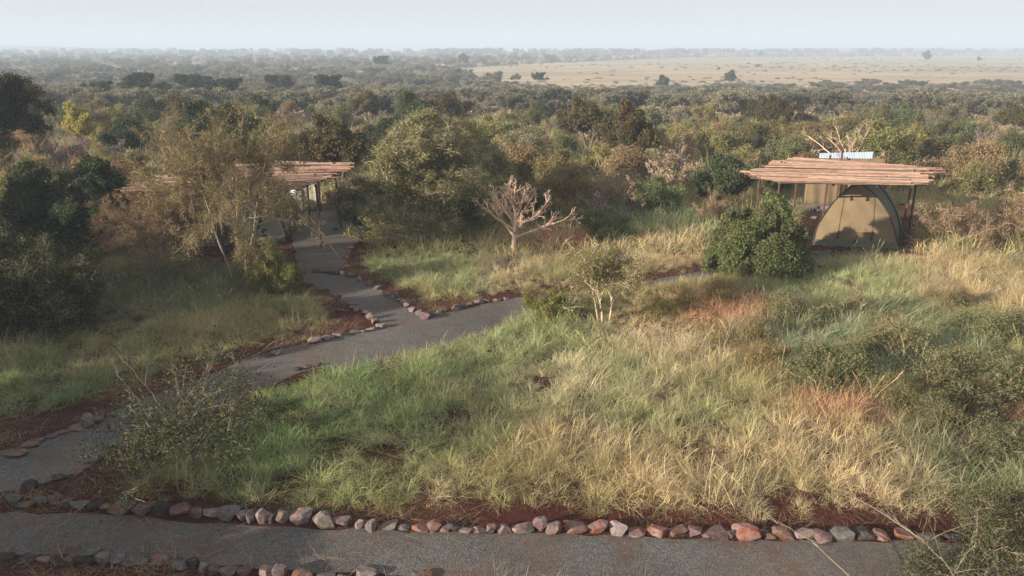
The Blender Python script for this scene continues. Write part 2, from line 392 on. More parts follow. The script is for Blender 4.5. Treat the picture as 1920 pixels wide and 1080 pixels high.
def tree(seed, H=4., W=5., trunks=1, fork=.4, lean=12, branch=7, bang=55, kk=(6, 5, 4), nleaf=20000, ln=.07, wd=.03, off=.07, r0=.09, trop1=.02, flat=.9, zmin=.35, lr=.8, wander=.17, rmin=.005, umbrella=False):
    rng = np.random.default_rng(seed)
    az = rng.random(trunks)*2*np.pi if trunks == 1 else (np.arange(trunks)+rng.random(trunks)*.6)*2*np.pi/trunks
    a = np.radians(rng.normal(lean, 5, trunks))
    D = np.stack([np.sin(a)*np.cos(az), np.sin(a)*np.sin(az), np.cos(a)], -1)
    l0 = grow(rng, np.stack([rng.normal(0, .08, trunks), rng.normal(0, .08, trunks), np.full(trunks, -.08)], -1), D, np.full(trunks, H*(fork+.25)), np.full(trunks, r0), 9, .09, .03, .55)
    l1 = spawn(rng, l0, branch, fork/(fork+.25)*.75, 1, bang, 10, W*.5*lr/(H*(fork+.25)), .6, up=.15, n=7, wander=wander*.7, trop=trop1)
    brs = [l0, l1]; rt = (.5, .5, .55)
    for q, k in enumerate(kk):
        brs.append(spawn(rng, brs[-1], k, .25, 1, 40, 15, rt[q], .6, up=.1, n=5, wander=wander, trop=trop1*.6))
    def sq(p):   # keep the crown inside its height
        over = p[..., 2] > H*.93
        p[..., 2] = np.where(over, H*.93 + (p[..., 2]-H*.93)*.25, p[..., 2])
        if umbrella:
            low = (p[..., 2] < H*zmin+.2) & (np.hypot(p[..., 0], p[..., 1]) > W*.12)
            p[..., 2] = np.where(low, H*zmin+.2 + (p[..., 2]-H*zmin-.2)*.3, p[..., 2])
    for q in range(1, len(brs)): sq(brs[q][0])
    tw = tubes(brs, sides=(7, 5, 4, 3, 3), rmin=rmin)
    lv = leaves(rng, brs[-1], nleaf, ln, wd, off, flat, .05, lambda p: p[:, 2] > H*zmin) if nleaf else None
    return tw, lv
def bare_tree(seed, H=2.1, W=3., r0=.06, limbs=13, kk=(6, 5, 3), trunk=.36, lift=(14, 68), rmin=.0035, wander=.15):
    rng = np.random.default_rng(seed)
    l0 = grow(rng, np.array([[0, 0, -.08]]), np.array([[.03, .0, 1.]]), np.array([H*.66]), np.array([r0]), 9, .03, .05, .5)
    t = np.linspace(0, 1, limbs); az = np.arange(limbs)*2.39996 + rng.normal(0, .25, limbs); el = np.radians(lift[0] + (lift[1]-lift[0])*t + rng.normal(0, 5, limbs))
    f = (trunk + (1-trunk)*t*.96)*8; i = np.minimum(f.astype(int), 7); q = (f-i)[:, None]; S = l0[0][0, i]*(1-q) + l0[0][0, i+1]*q
    D = np.stack([np.cos(el)*np.cos(az), np.cos(el)*np.sin(az), np.sin(el)], -1)
    l1 = grow(rng, S, D, W*.5*(1.0-.5*t)*rng.uniform(.8, 1.12, limbs), r0*.5*(1-.35*t), 9, wander*.6, .035, .3)
    l2 = spawn(rng, l1, kk[0], .25, 1, 34, 12, .45, .62, up=.14, n=7, wander=wander, trop=.03)
    l3 = spawn(rng, l2, kk[1], .2, 1, 38, 14, .5, .62, up=.1, n=5, wander=wander, trop=.02)
    l4 = spawn(rng, l3, kk[2], .2, 1, 38, 14, .5, .6, n=4, wander=wander)
    return tubes([l0], sides=(7,), rmin=rmin), tubes([l1, l2, l3, l4], sides=(5, 4, 3, 3), rmin=rmin)

PROTO = {}
def proto(key, data, second=None):
    a, b = data
    PROTO[key] = (mesh_np(key+'_wood', *a, M_BARK), mesh_np(key+'_crown', *b, second or M_LEAF) if b is not None else None)
def plant(name, key, loc, label, cat, group=None, rz=0., s=(1, 1, 1), leafc=(.08, .09, .03), barkc=(.2, .16, .12), names=('trunk', 'crown')):
    e = thing(name, label, cat, loc, rz, group); e.scale = s
    wd, cr = PROTO[key]
    o = link(names[0], wd, e); o.color = (*barkc, 1)
    if cr is not None:
        o = link(names[1], cr, e); o.color = (*(barkc if names[1] == 'branches' else [q*1.5 for q in leafc]), 1)
    return e

# colours
OLIVE = (.150, .135, .048); YOL = (.205, .175, .062); DGREEN = (.050, .066, .028); GREEN = (.105, .122, .046); BROWN = (.20, .135, .062)
RUST = (.20, .115, .048); YELLOW = (.24, .20, .045); BLUEG = (.08, .105, .062); DARK = (.034, .040, .020); GREYG = (.18, .175, .10)
TWIG = (.30, .24, .17); PALE = (.50, .38, .27); MAUVE = (.235, .185, .155); DKBARK = (.10, .075, .055); WHITEB = (.70, .51, .385)

# the particular plants of the picture ------------------------------------------------
proto('big_bush', shrub(11, 5.4, 4.35, 32, (11, 7, 4), 270000, .06, .028, .09, .24, .02, .036, rmin=.009, tipreach=1.0, spread=90, dome=.98))
p = px(808, 452) + np.array([0, 1.9, 0])
plant('round_bush', 'big_bush', p, 'huge rounded olive bush with tangled pale twigs, right of the left pole shelter', 'bush', rz=.7, s=(1.14, 1.05, .92), leafc=(.155, .15, .066), barkc=(.46, .38, .26), names=('branches', 'foliage'))
proto('skirt_bush', shrub(12, 3.4, 2.3, 15, (8, 7, 4), 80000, .055, .028, .08, .22, .0, .03))
p = px(965, 412); plant('leafy_bush', 'skirt_bush', p, 'dark green bush directly behind the bare pale tree', 'bush', leafc=(.10, .105, .042), barkc=TWIG, names=('branches', 'foliage'))
p = px(1130, 442); plant('leafy_bush', 'skirt_bush', p, 'low wide green bush just right of the bare pale tree', 'bush', rz=2.2, s=(.95, .8, .62), leafc=GREEN, barkc=TWIG, names=('branches', 'foliage'))
proto('topiary', shrub(13, 3.1, 2.4, 34, (11, 7, 4), 130000, .075, .038, .05, .16, .03, .024, spread=95, tipreach=1.0, flat=.2, dome=.96))
p = px(1418, 509); plant('round_bush', 'topiary', p, 'compact dome shaped dark green bush in front of the right tent', 'bush', s=(.95, .86, .95), leafc=(.080, .098, .034), barkc=(.16, .12, .09), names=('branches', 'foliage'))
proto('white_tree', bare_tree(21, 2.2, 3.3, .085, 16, (7, 6, 4), .38, (22, 72), rmin=.0055))
p = px(962, 474); plant('bare_tree', 'white_tree', p, 'small leafless pale pink barked tree standing in grass at the centre', 'tree', s=(1.0, 1.0, 1.0), barkc=WHITEB, names=('trunk', 'branches'))
proto('white_tree_b', bare_tree(27, 2.75, 4.6, .075, 8, (4, 4, 3), .5, (10, 60), rmin=.007, wander=.2))
p = at(1592, 312, 34.0); p[2] = 0; plant('bare_tree', 'white_tree_b', p, 'leafless pale barked tree behind the right pole roof', 'tree', barkc=WHITEB, names=('trunk', 'branches'))
# feathery acacia in front of the left shelter
proto('acacia', tree(31, 5.0, 7.2, 4, .40, 20, 9, 62, (8, 6, 4), 84000, .058, .018, .07, .040, -.022, .9, .16, 1.0, .24, rmin=.0055))
p = px(445, 530); plant('feathery_acacia', 'acacia', p, 'thin feathery acacia with olive brown foliage hiding the left pole shelter', 'tree', rz=1.1, s=(.80, .72, .97), leafc=(.145, .115, .043), barkc=(.30, .235, .17))
p = px(300, 520); plant('feathery_acacia', 'acacia', p, 'low drooping rusty acacia at the left end of the pole shelter', 'tree', rz=3.9, s=(.55, .55, .52), leafc=(.135, .085, .037), barkc=(.26, .2, .15))
# left dark group
proto('dense_tree', tree(33, 3.5, 3.1, 2, .25, 10, 12, 50, (8, 6, 4), 70000, .075, .045, .05, .08, .05, .4, .12, .85))
p = px(165, 452); plant('dense_tree', 'dense_tree', p, 'dense dark evergreen tree left of the left pole shelter', 'tree', s=(1.3, 1.2, 1.06), leafc=(.036, .052, .022), barkc=DKBARK)
plant('round_bush', 'topiary', px(185, 470), 'dark green rounded bush under the dense dark evergreen tree', 'bush', rz=2, s=(1.0, .9, .95), leafc=(.034, .05, .022), barkc=DKBARK, names=('branches', 'foliage'))
plant('round_bush', 'topiary', px(95, 455), 'dark green rounded bush between the evergreen and the left edge', 'bush', rz=4, s=(1.1, 1.0, 1.15), leafc=(.042, .056, .024), barkc=DKBARK, names=('branches', 'foliage'))
p = px(5, 468); plant('dense_tree', 'dense_tree', p + np.array([-.6, -1., 0]), 'dark green tree at the left edge beside the dense evergreen', 'tree', rz=2, s=(1.4, 1.3, 1.12), leafc=(.05, .066, .026), barkc=DKBARK)
proto('thorn', shrub(35, 4.2, 2.8, 19, (9, 6, 4), 90000, .045, .022, .07, .3, -.01, .022, rmin=.0045))
p = px(60, 615); plant('thorn_bush', 'thorn', p, 'tangled dark thorn bush with pale twigs at the left edge', 'bush', s=(1.1, 1, 1.02), leafc=(.042, .047, .020), barkc=(.27, .25, .20), names=('branches', 'foliage'))
p = px(-60, 560); plant('thorn_bush', 'thorn', p, 'dark thorn bush cut by the left edge, behind the tangled one', 'bush', rz=2.5, s=(1.3, 1.2, 1.3), leafc=(.032, .038, .016), barkc=(.2, .17, .13), names=('branches', 'foliage'))
proto('flat_dark', tree(37, 5.6, 8., 2, .45, 12, 10, 55, (7, 6, 4), 110000, .10, .04, .10, .11, .0, .9, .25, .95))
p = px(-10, 338); plant('acacia_tree', 'flat_dark', np.array([-23.3, 35, 0]), 'tall dark acacia rising at the upper left edge', 'tree', s=(1, 1, .9), leafc=(.036, .038, .018), barkc=DKBARK)
# bush with upright yellow twigs at the path
proto('yellow_tuft', shrub(39, 1.9, 1.75, 16, (6, 5, 4), 36000, .045, .02, .05, .2, .05, .016, rmin=.004, spread=65))
p = px(520, 552); plant('twiggy_bush', 'yellow_tuft', p, 'low green bush with upright straw coloured twigs beside the path fork', 'bush', leafc=(.12, .125, .036), barkc=(.42, .33, .19), names=('branches', 'foliage'))
# young fever tree in the lawn
proto('pale_shrub', tree(41, 2.15, 2.7, 3, .22, 16, 6, 48, (5, 5, 4), 12000, .042, .015, .06, .022, .02, .6, .2, .9, .22, rmin=.005))
p = px(1135, 607); plant('pale_shrub', 'pale_shrub', p, 'open shrub with forked pale yellow stems in the tall grass', 'shrub', rz=.4, s=(1.3, 1.3, 1.2), leafc=(.115, .108, .042), barkc=(.44, .35, .22))
proto('fern_shrub', shrub(43, 1.9, .75, 10, (7, 6, 3), 30000, .055, .018, .05, .16, -.03, .014, spread=88))
p = px(1045, 592); plant('low_shrub', 'fern_shrub', p, 'flat feathery green shrub left of the pale stemmed shrub', 'shrub', leafc=(.13, .13, .032), barkc=TWIG, names=('branches', 'foliage'))
# sapling in the lower left
proto('sapling', tree(45, 1.45, 2.5, 2, .3, 10, 9, 62, (5, 5, 3), 11000, .036, .013, .09, .020, -.01, .7, .22, .95, .2, rmin=.0035))
p = px(375, 893); plant('thorn_sapling', 'sapling', p, 'sparse thorn sapling with long pale shoots at the lower left path', 'shrub', rz=.3, leafc=(.034, .044, .018), barkc=(.13, .11, .08))
def shoots(parent, targets, seed):
    mb = MB(); rng = random.Random(seed)
    for (a, b, r) in targets:
        a = Vector(a); b = Vector(b); pts = []
        for k in range(9):
            t = k/8; q = a.lerp(b, t); q += Vector((rng.uniform(-.02, .02), rng.uniform(-.02, .02), .12*math.sin(t*math.pi)*((b-a).length/2) + rng.uniform(-.012, .012))); pts.append(q)
        r *= .62; mb.tube(pts, [r*(1-.75*k/8) for k in range(9)], 4)
        for k in range(1, 9):
            for _ in range(3):
                q = pts[k-1].lerp(pts[k], rng.random()); d = Vector((rng.uniform(-1, 1), rng.uniform(-1, 1), rng.uniform(-.4, 1))).normalized()
                mb.tube([q, q+d*rng.uniform(.02, .05)], [.0028, .001], 3, False)
        for _ in range(7):
            k = rng.randrange(2, 8); q = pts[k]; d = ((b-a).normalized() + Vector((rng.uniform(-.9, .9), rng.uniform(-.9, .9), rng.uniform(-.2, .8)))).normalized(); ln = rng.uniform(.15, .45)
            mb.tube([q, q+d*ln*.5+Vector((0, 0, .02)), q+d*ln], [r*.5, r*.35, r*.15], 3, False)
    o = mb.build('shoot', M_BARK, parent); o.color = (.205, .17, .115, 1); return o
SAP = bpy.data.objects['thorn_sapling']; b0 = px(375, 893)
def shoot_at(parent, base, seg, seed):
    b = Vector(base); return shoots(parent, [(Vector(at(*p0)) - b, Vector(at(*p1)) - b, r) for p0, p1, r in seg], seed)
SAP.rotation_euler = (0, 0, 0)
for ch in SAP.children: ch.scale = (1.5, 1.5, 1.2)
shoot_at(SAP, b0, [((320, 790, 10.2), (228, 672, 10.6), .008), ((280, 785, 10.1), (212, 695, 10.3), .007), ((335, 775, 10.2), (425, 655, 11.0), .009), ((345, 770, 10.3), (318, 676, 10.6), .006), ((390, 795, 10.2), (470, 745, 10.5), .006),
                     ((440, 730, 10.9), (530, 680, 11.4), .008), ((400, 740, 10.6), (475, 690, 11.2), .006), ((350, 800, 10.0), (445, 770, 10.3), .006), ((380, 720, 10.9), (560, 640, 11.8), .008), ((365, 800, 10.15), (378, 893, 10.2), .014)], 5)
# thorn branches reaching in at the lower right corner
proto('corner_thorn', shrub(47, 3.0, 1.7, 13, (7, 6, 4), 34000, .03, .012, .08, .26, -.01, .016, rmin=.003))
p = np.array([5.6, 7.7, 0]); plant('thorn_bush', 'corner_thorn', p, 'dark thorn bush with long pale branches at the lower right corner', 'bush', leafc=(.048, .054, .022), barkc=(.20, .16, .11), names=('branches', 'foliage'))
CT = bpy.data.objects['thorn_bush.002']
shoot_at(CT, p, [((1735, 1015, 8.0), (1565, 922, 8.9), .013), ((1735, 1018, 7.9), (1925, 960, 8.4), .012), ((1790, 1080, 7.4), (1690, 985, 8.2), .010), ((1600, 1085, 7.6), (1440, 970, 8.7), .010), ((1850, 1050, 7.6), (1960, 1000, 7.9), .009), ((1760, 1120, 7.3), (1830, 1010, 7.7), .011)], 7)
# brush pile at the right of the tent
proto('brush', shrub(49, 4.2, 1.9, 16, (8, 6, 4), 16000, .045, .02, .07, .34, -.03, .022, rmin=.006, spread=85))
for i, (u, v, s, lab) in enumerate([(1790, 458, (1, .8, 1.05), 'grey brown leafless bramble right beside the right tent'), (1905, 452, (1, 1, 1.2), 'grey brown leafless bramble at the right edge'), (1340, 425, (.45, .45, .85), 'small leafless twiggy shrub left of the right pole shelter')]):
    plant('bramble', 'brush', px(u, v), lab, 'bush', 'leafless brambles round the right shelter', rz=i*1.9+.3, s=s, leafc=(.16, .10, .04), barkc=(.32, .235, .17), names=('branches', 'foliage'))
# sprawling scrub in the right hand grass
proto('scrub_a', shrub(51, 2.6, .95, 13, (7, 5, 4), 24000, .04, .016, .07, .24, -.03, .014, spread=86))
proto('scrub_b', shrub(52, 2.2, .8, 11, (7, 6, 3), 22000, .04, .015, .07, .28, -.02, .012, spread=86))
SCR = [(1330, 570, 1, (.13, .105, .035), 'olive low scrub in grass below the dome shaped bush'), (1480, 600, 1.1, (.10, .10, .045), 'greyish low scrub in grass under the right tent'), (1440, 690, .8, (.14, .10, .04), 'brown low scrub amid pale straw grass'),
       (1560, 720, 1.2, (.075, .085, .035), 'wide dark green scrub above the reddest grass'), (1700, 680, 1.25, (.10, .095, .04), 'brown green twiggy scrub, between the reddest grass and right edge'), (1860, 640, 1.2, (.085, .09, .04), 'dark green scrub at the right edge, uppermost there'),
       (1860, 740, 1.2, (.062, .068, .03), 'darkest sprawling scrub at the right edge'), (1690, 760, .9, (.09, .085, .035), 'dark scrub below the brown green twiggy scrub'), (1900, 850, .9, (.065, .075, .035), 'dark low scrub at the right edge above the corner thorns'),
       (1240, 590, .7, (.15, .12, .045), 'small yellowish scrub right of the pale stemmed shrub'), (1620, 600, .9, (.11, .095, .05), 'thin greyish scrub in pale green grass below the right tent'), (1780, 575, .8, (.12, .10, .045), 'small brown scrub in golden grass below the brambles'), (1390, 640, .8, (.13, .10, .04), 'small brown scrub between the straw grass and olive scrub'), (1770, 800, .9, (.075, .075, .035), 'dark low scrub above the lower right straw grass')]
for i, (u, v, s, c, lab) in enumerate(SCR):
    plant('low_scrub', 'scrub_a' if i % 2 == 0 else 'scrub_b', px(u, v), lab, 'shrub', 'low scrub in the right hand grass', rz=i*2.1, s=(s*1.1, s*1.1, s*.85), leafc=tuple(q*1.3 for q in c), barkc=(.33, .26, .17), names=('branches', 'foliage'))

# bush prototypes for everything behind ----------------------------------------------
proto('fine_shrub', shrub(61, 3.4, 2.3, 14, (8, 6, 4), 40000, .09, .038, .11, .22, .01, .03, rmin=.012))
proto('fine_shrub_b', shrub(62, 3.8, 2.1, 13, (8, 6, 4), 38000, .09, .035, .12, .25, .0, .03, rmin=.013))
proto('upright_shrub', shrub(63, 2.6, 2.6, 15, (8, 6, 4), 42000, .095, .036, .09, .2, .05, .028, rmin=.008, spread=62))
proto('dry_shrub', shrub(64, 3.2, 2.3, 14, (8, 6, 5), 0, r0=.03, wander=.22, trop=.04, rmin=.009))
proto('dry_shrub_b', shrub(65, 3.6, 2.2, 13, (8, 6, 5), 2500, .07, .03, .08, .26, .02, .03, rmin=.010))
proto('round_tree', tree(66, 3.8, 4.2, 2, .25, 14, 10, 52, (7, 6, 4), 60000, .12, .055, .12, .08, .02, .6, .2, .85, rmin=.008))
proto('umbrella_tree', tree(67, 4.3, 6.0, 1, .5, 6, 10, 60, (7, 6, 4), 60000, .14, .06, .12, .1, .0, 1.2, .6, 1.0, .14, rmin=.01, umbrella=True))
proto('clumped_tree', tree(68, 3.6, 3.8, 2, .3, 20, 7, 48, (6, 5, 4), 52000, .11, .05, .09, .07, .03, .6, .25, .85, rmin=.009))

LAND = []      # (u, label) landmarks by direction
def ord_(n):
    W = ['first', 'second', 'third', 'fourth', 'fifth', 'sixth', 'seventh', 'eighth', 'ninth', 'tenth', 'eleventh', 'twelfth', 'thirteenth', 'fourteenth', 'fifteenth', 'sixteenth', 'seventeenth', 'eighteenth', 'nineteenth', 'twentieth']
    return W[n] if n < 20 else f'{n+1}th'
def zone(u, y):
    far = 'far ' if y > 50 else ''
    if u < 250: return 'behind the dense evergreen tree' if y < 48 else 'far beyond the dense evergreen tree'
    if u < 660: return 'just behind the left pole shelter' if y < 48 else 'far beyond the left pole shelter'
    if u < 1010: return 'just behind the huge olive bush' if y < 48 else 'far beyond the huge olive bush'
    if u < 1360: return 'behind and right of the bare pale tree' if y < 48 else 'far beyond the bare pale tree'
    return 'just behind the right pole shelter' if y < 48 else 'far beyond the right pole shelter'
BUSHES = []    # (x, y, key, colour, look, scale, rz)
KINDS = {'olive': ('fine_shrub', OLIVE, TWIG, 'olive leafy shrub'), 'yolive': ('fine_shrub_b', YOL, (.4, .32, .2), 'yellow green twiggy shrub'), 'brown': ('fine_shrub_b', BROWN, TWIG, 'brownish feathery shrub'),
         'green': ('fine_shrub', GREEN, TWIG, 'green leafy shrub'), 'upright': ('upright_shrub', YOL, TWIG, 'upright yellow green shrub'), 'mauve': ('dry_shrub', BROWN, MAUVE, 'leafless mauve grey shrub'),
         'straw': ('dry_shrub_b', BROWN, (.40, .29, .2), 'leafless straw coloured shrub'), 'dtree': ('round_tree', DGREEN, DKBARK, 'dark green bushy tree'), 'btree': ('clumped_tree', (.085, .07, .028), DKBARK, 'brown green bushy tree'),
         'umb': ('umbrella_tree', (.036, .044, .022), DKBARK, 'dark flat topped acacia'), 'grey': ('fine_shrub', GREYG, TWIG, 'grey green leafy shrub'), 'ytree': ('clumped_tree', YELLOW, DKBARK, 'bright yellow leaved tree')}
def add_bush(x, y, k, s, label=None, tint=1.0, sz=None):
    BUSHES.append((x, y, k, s, label, tint, sz if sz else s))
# placed by hand: base distance y, pixel column u, kind, size
for u, y, k, s, lab in [(155, 47, 'ytree', 1.0, 'bright yellow leaved tree at the upper left'), (235, 44, 'dtree', .82, 'dark rounded tree right of the yellow leaved tree'), (320, 46, 'mauve', 1.25, 'leafless mauve dome shaped bush right of the yellow tree'),
                        (430, 37, 'btree', 1.05, 'brown olive tree behind the feathery acacia'), (640, 34, 'btree', 1.1, 'dark olive tree behind the right end of the left pole roof'), (735, 46, 'dtree', .8, 'dark reddish green tree at the left shoulder of the huge olive bush'),
                        (560, 36, 'yolive', 1.4, 'yellow green shrub with bare twigs over the left pole roof'), (1105, 47, 'btree', 1.12, 'brown green tree, left one of a pair above the meadow'), (1187, 43, 'btree', .98, 'dark brown tree, right one of a pair above the meadow'),
                        (1270, 40, 'straw', 1.15, 'pale leafless twiggy bush right of the twin brown trees'), (1265, 34, 'straw', 1.0, 'pinkish leafless bush below the pale twiggy one'), (1470, 38, 'green', 1.1, 'green clumped shrub left above the right pole roof'), (1460, 33, 'dtree', .55, 'dark green low shrub against the left end of the right roof'),
                        (80, 36, 'mauve', 1.2, 'leafless mauve grey shrub above the dense evergreen'), (240, 30, 'brown', 1.25, 'brown feathery shrub between evergreen and feathery acacia'), (1640, 38, 'olive', 1.3, 'wide olive shrub above the right pole roof'), (1800, 36, 'brown', 1.2, 'brownish shrub above the right end of the right roof'),
                        (1170, 30, 'straw', 1.0, 'leafless straw shrub right above the low wide green bush'), (1230, 29, 'green', .75, 'small dark green shrub right of the low wide green bush'), (1050, 33, 'olive', .95, 'olive shrub right of the huge olive bush'), (680, 29, 'grey', .8, 'grey green bush between left pole roof and the huge olive bush')]:
    add_bush((u-960)/F*(y*CP+CAM_H*SP), y, k, s, lab)
for u, v, k, s, lab in [(1370, 160, 'dtree', 1.25, 'lone dark round tree nearest on the dry plain'), (1738, 116, 'dtree', 2.6, 'lone dark dome tree far out on the dry plain at right'), (1008, 168, 'umb', .85, 'lone flat topped tree at the near edge of the dry plain'), (865, 126, 'btree', 2.2, 'tall dark tree where woods meet the dry plain'),
                        (1240, 172, 'dtree', 1.2, 'dark bushy tree at the near edge of the plain'), (1655, 102, 'dtree', 2.2, 'small round tree alone near the plain horizon'), (1833, 117, 'btree', 1.5, 'brownish bush on the plain near the right edge'), (967, 155, 'btree', .9, 'small brown bush at the left end of the dry plain'),
                        (715, 140, 'umb', 1.5, 'dark flat topped tree rising from the hazy woods'), (1425, 108, 'dtree', 2.4, 'dark low tree on the far line of the plain'), (1420, 128, 'btree', .7, 'tiny bush alone in the middle of the plain'), (1348, 132, 'btree', .6, 'tiny bush left of the middle of the plain')]:
    q = px(u, v, -3); add_bush(q[0], q[1], k, s, lab)
for i, (u, y, s) in enumerate([(185, 96, 1.0), (262, 104, 1.15), (350, 112, 1.1), (375, 122, 1.2), (420, 99, 1.0), (300, 90, .95), (520, 125, 1.2), (612, 118, 1.1)]):
    add_bush((u-960)/F*(y*CP+CAM_H*SP), y, 'umb', s)
rng = np.random.default_rng(77)
KEEP = [px(u, v) for u, v in [(590, 440), (640, 420), (480, 430), (400, 430), (560, 400), (1600, 440), (1540, 400), (1680, 420), (1640, 400)]]
taken = [(b[0], b[1], 1.5*b[3]) for b in BUSHES if b[1] < 80] + [(*px(805, 452)[:2], 2.6), (*px(960, 425)[:2], 1.7)]
tries = 0; made = 0
while tries < 16000 and made < 250:
    tries += 1
    y = 27.5 + (74-27.5)*rng.random()**1.05; u = rng.uniform(-120, 2040); x = (u-960)/F*(y*CP+CAM_H*SP)
    if y < 34 and (280 < u < 700 or 1380 < u < 1790): continue
    if y < 33.5 and 1010 < u < 1390 and rng.random() < .55: continue
    if y < 31 and u > 1750: continue
    if bare(np.array([x]), np.array([y]))[0]: continue
    s = rng.uniform(.62, 1.2); r = 1.45*s
    if any((x-a)**2 + (y-b)**2 < (.66*(r+c))**2 for a, b, c in taken): continue
    right = u > 1000
    ks = ['olive', 'yolive', 'brown', 'green', 'upright', 'mauve', 'straw', 'dtree', 'btree', 'grey']
    if y > 52: pr = [.14, .05, .16, .10, .03, .22, .09, .05, .08, .08]
    elif u < 420: pr = [.16, .08, .24, .10, .04, .20, .06, .06, .04, .02]
    elif u > 1500: pr = [.26, .10, .26, .15, .04, .05, .06, .05, .02, .01]
    else: pr = [.14, .15, .14, .08, .10, .09, .19, .03, .03, .05]
    k = rng.choice(ks, p=np.array(pr)/sum(pr))
    taken.append((x, y, r)); made += 1; add_bush(x, y, k, s, None, rng.uniform(.8, 1.2)*(.72 if u > 1350 else 1))
TREEK = {'dtree': 'tree', 'btree': 'tree', 'umb': 'tree', 'ytree': 'tree'}
buckets = {}
for b in BUSHES:
    if b[4] is None: buckets.setdefault((zone(upx(b[0], b[1])[0], b[1]), b[2]), []).append(b)
for k in buckets: buckets[k].sort(key=lambda b: upx(b[0], b[1])[0])
for b in BUSHES:
    x, y, k, s, lab, tint, sz = b; key, lc, bc, look = KINDS[k]
    if lab is None:
        z = zone(upx(x, y)[0], y); lst = buckets[(z, k)]; n = lst.index(b)
        lab = f'only {look} {z}' if len(lst) == 1 else f'{ord_(n)} {look} from the left {z}'
    istree = k in TREEK; nm = {'umb': 'acacia_tree', 'ytree': 'yellow_tree'}.get(k, 'bushy_tree' if istree else ('leafless_shrub' if k in ('mauve', 'straw') else 'leafy_shrub'))
    rz = rng.uniform(0, 6.28)
    lc2 = tuple(q*tint*rng.uniform(.92, 1.08) for q in lc)
    parts = ('trunk', 'crown') if istree else ('branches', 'foliage')
    plant(nm, key, (x, y, float(terrain(x, y))-.02), lab, 'tree' if istree else 'shrub', f'{look}s in the bushveld', rz, (s*rng.uniform(.9, 1.15), s*rng.uniform(.9, 1.15), sz*rng.uniform(.88, 1.08)), lc2, bc, parts)

# trees standing left of the picture: they shade its lower left
for i, (x, y, s) in enumerate([(-8.9, 2.0, .62), (-8.8, 4.6, .62), (-9.0, 6.8, .66), (-9.6, 8.6, .7), (-10.8, 3.5, .95), (-11.6, 6.2, .95), (-13.2, 8.4, 1.0), (-15.5, 11.5, 1.38), (-12.0, -.5, 1.1), (-17.5, 14.5, 1.5), (-20.5, 18.5, 1.35), (-10.6, .6, .85), (-14.5, 4.0, .95), (-17.0, 8.0, 1.4)]):
    plant('bushy_tree', 'dense_tree', (x, y, 0), f'{ord_(i)} dark bushy tree from the front in the row left of the picture', 'tree', 'trees in the row left of the picture', i*1.7, (1.25*s, 1.25*s, s), (.05, .06, .025), DKBARK)

# ------------------------------------------------------------------ scattered stuff (instances on points)
LIB = bpy.data.collections
def scatter(name, protos, P, rot, scl, col, idx, label, cat_kind='stuff'):
    coll = LIB.new(name + '_sources')
    for i, me in enumerate(protos):
        o = bpy.data.objects.new(f'{name}_source_{i:02d}', me); coll.objects.link(o)
    me = bpy.data.meshes.new(name); n = len(P); me.vertices.add(n); me.vertices.foreach_set('co', np.ascontiguousarray(P, np.float32).ravel())
    for an, ty, key, arr in (('rot', 'FLOAT_VECTOR', 'vector', rot), ('scl', 'FLOAT_VECTOR', 'vector', scl), ('idx', 'INT', 'value', idx)):
        a = me.attributes.new(an, ty, 'POINT'); a.data.foreach_set(key, np.ascontiguousarray(arr, np.int32 if ty == 'INT' else np.float32).ravel())
    a = me.attributes.new('col', 'FLOAT_COLOR', 'POINT'); a.data.foreach_set('color', np.ascontiguousarray(np.concatenate([col, np.ones((n, 1))], 1), np.float32).ravel())
    g = bpy.data.node_groups.new(name, 'GeometryNodeTree')
    g.interface.new_socket('Geometry', in_out='INPUT', socket_type='NodeSocketGeometry'); g.interface.new_socket('Geometry', in_out='OUTPUT', socket_type='NodeSocketGeometry')
    N, L = g.nodes.new, g.links.new; gi, go = N('NodeGroupInput'), N('NodeGroupOutput')
    mp = N('GeometryNodeMeshToPoints'); iop = N('GeometryNodeInstanceOnPoints'); ci = N('GeometryNodeCollectionInfo')
    ci.inputs['Collection'].default_value = coll; ci.inputs['Separate Children'].default_value = True; ci.inputs['Reset Children'].default_value = True
    iop.inputs['Pick Instance'].default_value = True
    L(gi.outputs[0], mp.inputs[0]); L(mp.outputs[0], iop.inputs['Points']); L(ci.outputs[0], iop.inputs['Instance'])
    for an, ty, sock in (('rot', 'FLOAT_VECTOR', 'Rotation'), ('scl', 'FLOAT_VECTOR', 'Scale'), ('idx', 'INT', 'Instance Index')):
        na = N('GeometryNodeInputNamedAttribute'); na.data_type = ty; na.inputs[0].default_value = an; L(na.outputs[0], iop.inputs[sock])
    L(iop.outputs[0], go.inputs[0])
    o = link(name, me); md = o.modifiers.new('scatter', 'NODES'); md.node_group = g
    return tag(o, label, None, None, cat_kind)

